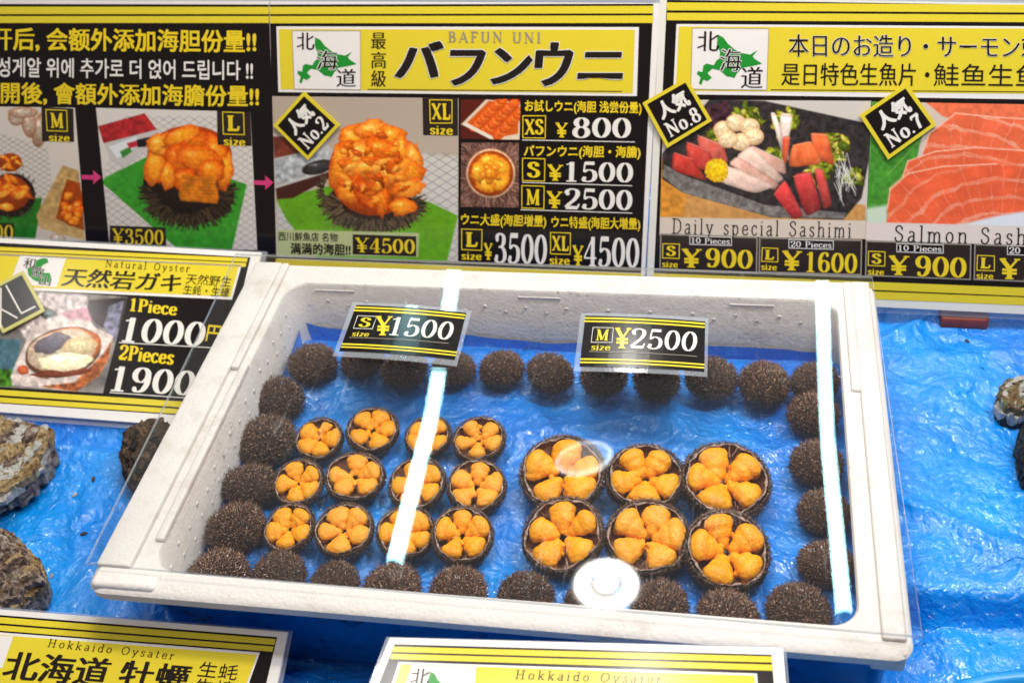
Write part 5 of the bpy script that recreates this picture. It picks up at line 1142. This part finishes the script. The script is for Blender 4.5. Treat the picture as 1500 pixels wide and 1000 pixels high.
XP = Plane(OP.p+OP.n*.006, OP.n); xs = Sign(XP, bd); og = np.array(bd.location); xs.pts = lambda X, Y, off: XP.on(np.asarray(X, float), np.asarray(Y, float), off)-og
xs.line((9, 419), (32, 460), 0, 'print_figure', 3)
def stroke(a, b, w):
    a = np.array(a, float); b = np.array(b, float); d = (b-a)/np.hypot(*(b-a)); n_ = np.array([-d[1], d[0]])*w/2
    xs.quad([a+n_, b+n_, b-n_, a-n_], 'print_figure', 3, 'lettering')
stroke((9, 418), (32, 460), 2.4); stroke((31, 459.5), (52, 449), 2.4); stroke((1.5, 422), (1, 480), 2.4); stroke((-14, 444), (26, 466), 2.4)

# ---- front left sign
LP = lean(.0085, .058, 18)
s = board('oyster_sign', 'laminated Hokkaido oyster sign cut off at the bottom left corner of the photo', LP, [(-150, 880), (422, 925), (380, 1130), (-230, 1080)], 'print_white')
s.quad([(-140, 889), (406, 932.5), (362, 1120), (-215, 1070)], 'print_black', 1, 'black_panel')
s.quad([(-140, 892), (404, 935.5), (402, 944), (-142, 901)], 'print_yellow', 2, 'yellow_stripe'); s.quad([(-142, 904), (401, 946.5), (399, 954), (-144, 912)], 'print_yellow', 2, 'yellow_stripe')
s.quad([(-150, 914), (381, 955), (343, 1060), (-170, 1010)], 'print_white', 2, 'title_border'); s.quad([(-150, 918), (377, 958.5), (345, 1046), (-170, 1000)], 'print_yellow', 3, 'title_panel')
s.quad([(-60, 926), (20, 932), (4, 978), (-76, 972)], 'print_white', 4, 'map_panel')
s.text('Hokkaido Oysater', (74, 935), (258, 954), (69, 950), 'print_ink', 6, 'serif', thick=.08, thin=.045, track=.16)
s.text('北海道 牡蠣', (14, 952), (284, 974), (1, 994), 'print_ink', 6, bold=.035, boldy=.01)
s.text('生蚝', (295, 968), (352, 974), (289, 990), 'print_ink', 6); s.text('生蠔', (289, 992), (346, 998), (283, 1014), 'print_ink', 6)
sleeve2(s, [(-160, 874), (427, 921), (384, 1136), (-240, 1086)], -.0034, .0016)
# ---- front middle sign
FP = lean(-.018, .112, 3)
s = board('oyster_sign', 'laminated Hokkaido oyster sign lying before the foam box at the bottom centre', FP, [(571, 933), (1147, 948), (1160, 1110), (510, 1090)], 'print_white')
s.quad([(578, 943), (1130, 958.5), (1142, 1100), (524, 1080)], 'print_black', 1, 'black_panel')
s.quad([(577, 946.5), (1130, 961), (1131, 970), (574.5, 954.5)], 'print_yellow', 2, 'yellow_stripe'); s.quad([(574, 957), (1131, 973), (1131.5, 982), (571.5, 965)], 'print_yellow', 2, 'yellow_stripe')
s.quad([(584, 969), (1109, 986), (1114, 1070), (555, 1060)], 'print_white', 2, 'title_border'); s.quad([(587.5, 972.5), (1105, 989.5), (1110, 1066), (560, 1056)], 'print_yellow', 3, 'title_panel')
s.quad([(603, 974), (698, 977), (690, 1060), (578, 1056)], 'print_white', 4, 'map_panel')
s.text('北', (604, 979), (632, 980), (600, 1003), 'print_ink', 6.5, **MINCHO)
hokkaido(s, 603, 975, .36, shear=.28)
s.text('Hokkaido Oysater', (757, 981), (970, 988), (754, 998), 'print_ink', 6, 'serif', thick=.08, thin=.045, track=.16)
s.text('北海道 牡蠣', (715, 1004), (990, 1012), (706, 1046), 'print_ink', 6, bold=.035, boldy=.01)
sleeve2(s, [(565, 928), (1152, 943), (1166, 1115), (500, 1096)], -.0034, .0016)

# ---- price cards on the cover
def card(label, outer, inner, plane, curl, L, fr_, sz, yen, num, ntl, rl, stripes):
    s = board('price_card', label, plane, inner, 'print_black', .0006, 'price card', 'small laminated price cards on the cover', curl)
    sleeve2(s, outer, -.0003, .0008)
    for q in [[np.array(q[0]), np.array(q[1]), np.array(q[1])+(np.array(q[2])-np.array(q[1]))*.75, np.array(q[0])+(np.array(q[3])-np.array(q[0]))*.75] for q in stripes]: s.quad(q, 'print_yellow', 1.5, 'yellow_stripe')
    s.frame(fr_, .7, 'print_figure', 2)
    (f0, f1, f2, f3) = [np.array(q, float) for q in fr_]
    s.text(L, f0+(f1-f0)*.22+(f3-f0)*.14, f0+(f1-f0)*.80+(f3-f0)*.14, f0+(f1-f0)*.22+(f3-f0)*.86, 'print_yellow', 2, 'serif', thick=.18, thin=.07, name='size_letter')
    s.text('size', *sz, 'print_yellow', 2, 'serif', thick=.14, thin=.07, name='size_word'); s.text('¥', *yen, 'print_yellow', 2, 'serif', thick=.16, thin=.07, name='yen_mark')
    s.text(num, *ntl, 'print_cream', 2, 'serif', thick=.135, thin=.045, name='price_figures')
    s.line(rl[0], rl[1], .8, 'print_grey', 2)
def mkcurl(x0, x1, amp): return lambda P: amp*(1-((P[..., 0]-(x0+x1)/2)/((x1-x0)/2))**2)
cy = on_cover(580, 528)[1]
CP = Plane((0, cy, zc(cy)+.0045), (0, -math.sin(R_(9)), math.cos(R_(9))))
a = CP.on(np.array([490.]), np.array([520.]))[0][0]; b = CP.on(np.array([690.]), np.array([455.]))[0][0]
card('small black price card reading S size 1500 yen, lying on the clear cover', [(516, 442), (691, 454), (669, 536), (487, 521)], [(522, 447), (683, 458.5), (666, 527), (497, 514)], CP, mkcurl(a, b, .0022), 'S',
     [(524, 463), (553, 465), (546, 484), (517.5, 482)], ((518, 486), (543, 488), (515, 493)), ((552, 464), (576, 465), (549, 493)), '1500', ((578, 466), (668, 473), (570, 493)), ((512, 495), (658, 504)),
     [[(520.5, 449.5), (682, 461), (681.2, 464), (519.5, 452.5)], [(518.8, 454), (680.8, 465.6), (680, 468.4), (517.8, 457)], [(501.5, 503), (669.5, 515.5), (668.8, 518.5), (500.5, 506)], [(500, 507.4), (668.4, 520), (667.8, 522.6), (499, 510)]])
cy = on_cover(940, 546)[1]
CP2 = Plane((0, cy, zc(cy)+.0045), (0, -math.sin(R_(9)), math.cos(R_(9))))
a = CP2.on(np.array([840.]), np.array([540.]))[0][0]; b = CP2.on(np.array([1037.]), np.array([465.]))[0][0]
card('small black price card reading M size 2500 yen, lying on the clear cover', [(851, 458), (1038, 465), (1036, 551), (840, 543)], [(857.5, 462.5), (1033, 471), (1031.7, 544), (849, 537)], CP2, mkcurl(a, b, .0018), 'M',
     [(868.5, 480), (899, 481.5), (897, 503.5), (865.6, 502.5)], ((867, 505), (895, 506.5), (865.5, 513.5)), ((901.5, 481), (925, 482), (899, 512)), '2500', ((926, 482.5), (1023, 487), (922, 512)), ((863, 515.5), (1021, 522.5)),
     [[(857, 465), (1032.6, 473.3), (1032.5, 476.6), (856.5, 468)], [(856.2, 469.6), (1032.4, 478.3), (1032.3, 481.3), (855.6, 472.6)], [(850.5, 525), (1031.9, 533), (1031.8, 536), (850, 528.2)], [(849.6, 529.8), (1031.8, 537.7), (1031.7, 540.7), (849.2, 532.8)]])

# ================================================================== SHELLS AND SMALL THINGS
def shell_mat(name, stops, sc=60, band=260, rough=.5):
    k = NT(name); nz = k.noise(sc, 8, .72, dist=1.2); at_ = k.n('ShaderNodeAttribute', attribute_name='Layer')
    m1 = k.n('ShaderNodeMath', operation='MULTIPLY_ADD'); k.l(at_.outputs['Fac'], m1.inputs[0]); m1.inputs[1].default_value = .16
    m2 = k.n('ShaderNodeMath', operation='MULTIPLY'); k.l(nz, m2.inputs[0]); m2.inputs[1].default_value = .86; k.l(m2.outputs[0], m1.inputs[2])
    f2 = k.noise(sc*6, 6, .75)
    k.set(Base_Color=k.ramp(m1.outputs[0], stops), Roughness=k.ramp(f2, [(.3, rough*.5), (.7, rough*1.3)]), Normal=k.bump(f2, 1.0, .003, k.bump(nz, 1.0, .008)), Specular_IOR_Level=.6)
    return k.m
SH_TAN = shell_mat('oyster_tan', [(.36, (.11, .055, .02)), (.44, (.42, .26, .10)), (.54, (.66, .47, .23)), (.70, (.82, .70, .46))])
SH_FRILL = shell_mat('oyster_frill', [(.38, (.03, .016, .012)), (.47, (.24, .14, .10)), (.55, (.50, .38, .31)), (.66, (.80, .73, .66))], 90)
SH_WHITE = shell_mat('oyster_white', [(.3, (.30, .25, .2)), (.45, (.72, .68, .62)), (.7, (.86, .84, .80))], 50, rough=.3)
SH_BROWN = shell_mat('oyster_brown', [(.3, (.025, .015, .01)), (.5, (.12, .065, .035)), (.66, (.34, .20, .11)), (.8, (.5, .36, .24))], 70)
SH_DARK = shell_mat('oyster_dark', [(.3, (.006, .006, .005)), (.55, (.02, .018, .013)), (.75, (.10, .09, .07))], 80)
SH_GREEN = shell_mat('shell_green', [(.3, (.10, .05, .02)), (.42, (.30, .16, .06)), (.52, (.22, .24, .10)), (.62, (.62, .60, .52)), (.8, (.8, .78, .74))], 60, rough=.4)
def valve(name, outline, zc, h, mat, parent, sd, terr=7, ridge=.0022, rimthick=.006, top=1, n=200, m=64, jagk=1.0):
    """layered rough shell over an outline (world xy), domed to height h"""
    P = np.array(outline, float); c = P.mean(0)
    Q = catmull(np.vstack([P, P[:1]]), 12)[:-1]; seg = np.vstack([Q, Q[:1]]); L = np.r_[0, np.cumsum(np.hypot(*np.diff(seg, axis=0).T))]
    t = np.linspace(0, L[-1], n, endpoint=False); R = np.stack([np.interp(t, L, seg[:, 0]), np.interp(t, L, seg[:, 1])], 1)
    size = np.hypot(R[:, 0]-c[0], R[:, 1]-c[1]).mean()
    th = np.linspace(0, 2*np.pi, n, endpoint=False); jx, jy = np.cos(th), np.sin(th)
    fr_ = 1+.26*jagk*fbm(jx*4, jy*4, sd, 4)+.14*jagk*fbm(jx*14, jy*14, sd+2, 3); R = c+(R-c)*fr_[:, None]
    V = []; A_ = []
    org = np.array(parent.location); off = rnd.uniform(-.25, .25)*size
    for k_ in range(m):
        s_ = k_/(m-1)*.985+.015
        hx = off*(1-s_)
        X = c[0]+(R[:, 0]-c[0])*s_+hx; Y = c[1]+(R[:, 1]-c[1])*s_-hx*.6
        nz = fbm(X*110, Y*110, sd, 5); n2 = fbm(X*38, Y*38, sd+4, 3); tt = s_*terr*.7+nz*2.6+n2*1.0; saw = (tt % 1)**1.6
        Z = h*(1-s_**2.2) + ridge*(1-saw)*(.25+1.1*s_**3) + .007*n2 + .005*nz + .0022*ridged(X*200, Y*200, sd+3)
        Z = Z - .004*(s_ > .9)*vnoise(jx*9, jy*9, sd+7)
        V.append(np.stack([X-org[0], Y-org[1], zc+top*Z-org[2]], 1)); A_.append(np.clip(saw*1.0, 0, 1))
    jz = rimthick*(.6+.9*vnoise(jx*6, jy*6, sd+1))
    V.append(np.stack([R[:, 0]*.98+c[0]*.02-org[0], R[:, 1]*.98+c[1]*.02-org[1], zc-jz-org[2]], 1)); A_.append(vnoise(jx*20, jy*20, sd))
    V.append(np.stack([R[:, 0]*.6+c[0]*.4-org[0], R[:, 1]*.6+c[1]*.4-org[1], zc-jz*1.6-org[2]], 1)); A_.append(vnoise(jx*20, jy*20, sd)*.5)
    F = [(k_*n+i, k_*n+(i+1) % n, (k_+1)*n+(i+1) % n, (k_+1)*n+i) for k_ in range(m+1) for i in range(n)]
    F.append(tuple(range(n))[::-1])
    me = mesh(name, np.vstack(V), F, mat, True); at_ = me.attributes.new('Layer', 'FLOAT', 'POINT'); at_.data.foreach_set('value', np.concatenate(A_).astype(np.float32))
    o = link(name, me, parent); o.modifiers.new('e', 'EDGE_SPLIT').split_angle = R_(42); return o
def oyster(pts_px, z, label, mats, sd, h=.012, low=.016, cat='oyster', grp='rock oysters on the blue tarp', grow=1.05):
    out = [at(x, y, z)[:2] for x, y in pts_px]; c = np.mean(out, 0); root = empty('oyster', (c[0], c[1], 0)); tag(root, label, cat, grp)
    valve('upper_shell', out, z, h*.45, mats[0], root, sd)
    sz_ = float(np.hypot(*(np.array(out)-c).T).mean()); rs = random.Random(sd); an = rs.uniform(0, 6.28); dv = np.array([math.cos(an), math.sin(an)])
    for j in range(1, 9):
        oj = [c+dv*sz_*.045*j+(np.array(q)-c)*(1.0-.098*j) for q in out]
        valve('shell_layer', oj, z+h*(.18+j*.13)+rs.uniform(0, .0012), .0022, mats[(0, 1, 0, 2, 0, 1, 0, 2, 0)[j]], root, sd*7+j*3, 2, .0010, .0034, 1, 120, 16, 1.5)
    o2 = [c+(np.array(q)-c)*grow for q in out]; valve('shell_edge', o2, z-.007, .004, mats[1], root, sd+5, 4, .003, .008)
    o3 = [c+(np.array(q)-c)*(grow-.06) for q in out]; valve('lower_shell', o3, z-.016, .004, mats[2], root, sd+9, 5, .004, .014)
    return root
oyster([(-80, 640), (-20, 612), (40, 622), (76, 634), (60, 668), (48, 690), (10, 715), (-50, 735), (-100, 700)], .040, 'large tan rock oyster with a white edge at the left border below the oyster sign', (SH_TAN, SH_WHITE, SH_FRILL), 3, .014, grow=1.0)
oyster([(-60, 800), (-10, 776), (20, 785), (46, 812), (64, 842), (40, 862), (20, 880), (-40, 890), (-80, 850)], .034, 'rough layered rock oyster at the left border above the front left sign', (SH_FRILL, SH_TAN, SH_FRILL), 8, .014)
oyster([(186, 640), (206, 622), (240, 615), (262, 640), (258, 690), (232, 724), (204, 718), (182, 694), (180, 660)], .022, 'brown oyster tucked against the left side of the foam box', (SH_BROWN, SH_BROWN, SH_DARK), 12, .016, low=.01)
oyster([(1461, 580), (1468, 562), (1484, 553), (1510, 552), (1540, 560), (1545, 585), (1520, 602), (1485, 602), (1466, 594)], .014, 'round scallop-edged green and white shell at the right border on the tarp', (SH_GREEN, SH_WHITE, SH_DARK), 23, .008, cat='shell', grp='shells on the right part of the tarp')
oyster([(1492, 640), (1502, 620), (1530, 615), (1550, 640), (1545, 680), (1515, 700), (1496, 680)], .016, 'rough black shell cut off by the right border of the photo', (SH_DARK, SH_DARK, SH_DARK), 27, .012, cat='shell', grp='shells on the right part of the tarp')

# small chips on the tarp
def chip(px, py, r, mat, label, sd):
    x, y, _ = at(px, py, .004); rs = random.Random(sd); bm = bmesh.new(); bmesh.ops.create_icosphere(bm, subdivisions=2, radius=1)
    for v in bm.verts: k_ = rs.uniform(.6, 1.2); v.co = Vector((v.co.x*r*k_*1.4, v.co.y*r*k_*.8, v.co.z*r*.35*k_))
    me = bpy.data.meshes.new('shell_chip'); bm.to_mesh(me); bm.free(); me.materials.append(mat); o = link('shell_chip', me); o.location = (x, y, zt(x, y)+r*.3); o.rotation_euler = (0, 0, rs.uniform(0, 3))
    tag(o, label, 'shell chip')
chip(119, 775, .0028, SH_BROWN, 'tiny brown shell piece on the left tarp beside the corner of the cover', 1)
chip(108, 722, .0024, SH_WHITE, 'tiny cream shell chip in the middle of the left tarp', 2)
chip(136, 699, .0026, SH_FRILL, 'pale crumb on the left tarp, just right of the cream chip', 3)
chip(70, 833, .0022, SH_WHITE, 'pale crumb on the tarp at the tip of the lower oyster', 4)
chip(69, 864, .0020, SH_FRILL, 'small grey crumb on the tarp just above the front left sign', 5)
chip(1418, 494, .0022, SH_BROWN, 'tiny brown chip on the tarp below the dark red block', 6)
# broken spines sticking to the foam
def debris():
    rs = np.random.RandomState(5); V = []; F = []
    spots = [((.0405, y, z), .007, 5) for y, z in ((.20, .085), (.17, .08), (.23, .07), (.14, .075), (.26, .09))] + [((x, .3893, ZR-.003), .006, q) for x, q in ((.10, 6), (.13, 5), (.31, 16), (.33, 22), (.35, 14), (.44, 10), (.50, 8), (.20, 5), (.24, 5), (.40, 9), (.55, 5))]
    for (c, rad, n_) in spots:
        for i in range(n_):
            p0 = np.array(c)+rs.normal(size=3)*rad*[.2 if c[0] < .05 else 1, 1 if c[0] < .05 else .15, .45]; d = rs.normal(size=3)*[.3, .3, .5] if c[0] < .05 else rs.normal(size=3)*[1, .15, .5]
            d = d/np.linalg.norm(d)*rs.uniform(.002, .005); w = np.cross(d, [.3, 1, .2]); w = w/np.linalg.norm(w)*.00022; k_ = len(V)
            u = np.cross(d, w); u = u/np.linalg.norm(u)*.00022
            V += [p0+w, p0-w*.5+u, p0-w*.5-u, p0+d]; F += [(k_, k_+1, k_+3), (k_+1, k_+2, k_+3), (k_+2, k_, k_+3)]
    tag(link('broken_spines', mesh('broken_spines', V, F, MAT['spine'])), 'broken brown urchin spines stuck to the inner walls of the foam box', 'debris', kind='stuff')
debris()

# blue tub at the lower right
def tub():
    k = NT('tub_blue'); k.set(Base_Color=k.ramp(k.noise(30, 3), [(.3, (.01, .24, .62)), (.7, (.015, .30, .70))]), Roughness=.3)
    prof = [(.150, -.02), (.172, .020), (.176, .027), (.181, .030), (.186, .027), (.187, .020), (.180, .016), (.160, -.024)]
    n = 96; V = [(r*math.cos(2*math.pi*i/n), r*math.sin(2*math.pi*i/n), z) for r, z in prof for i in range(n)]
    F = [(k_*n+i, k_*n+(i+1) % n, (k_+1)*n+(i+1) % n, (k_+1)*n+i) for k_ in range(len(prof)-1) for i in range(n)]; F.append(tuple(range(n)))
    o = link('tub', mesh('tub', V, F, k.m, True)); o.location = (.735, -.131, .0); tag(o, 'light blue plastic tub whose rim shows at the bottom right corner', 'tub')
tub()
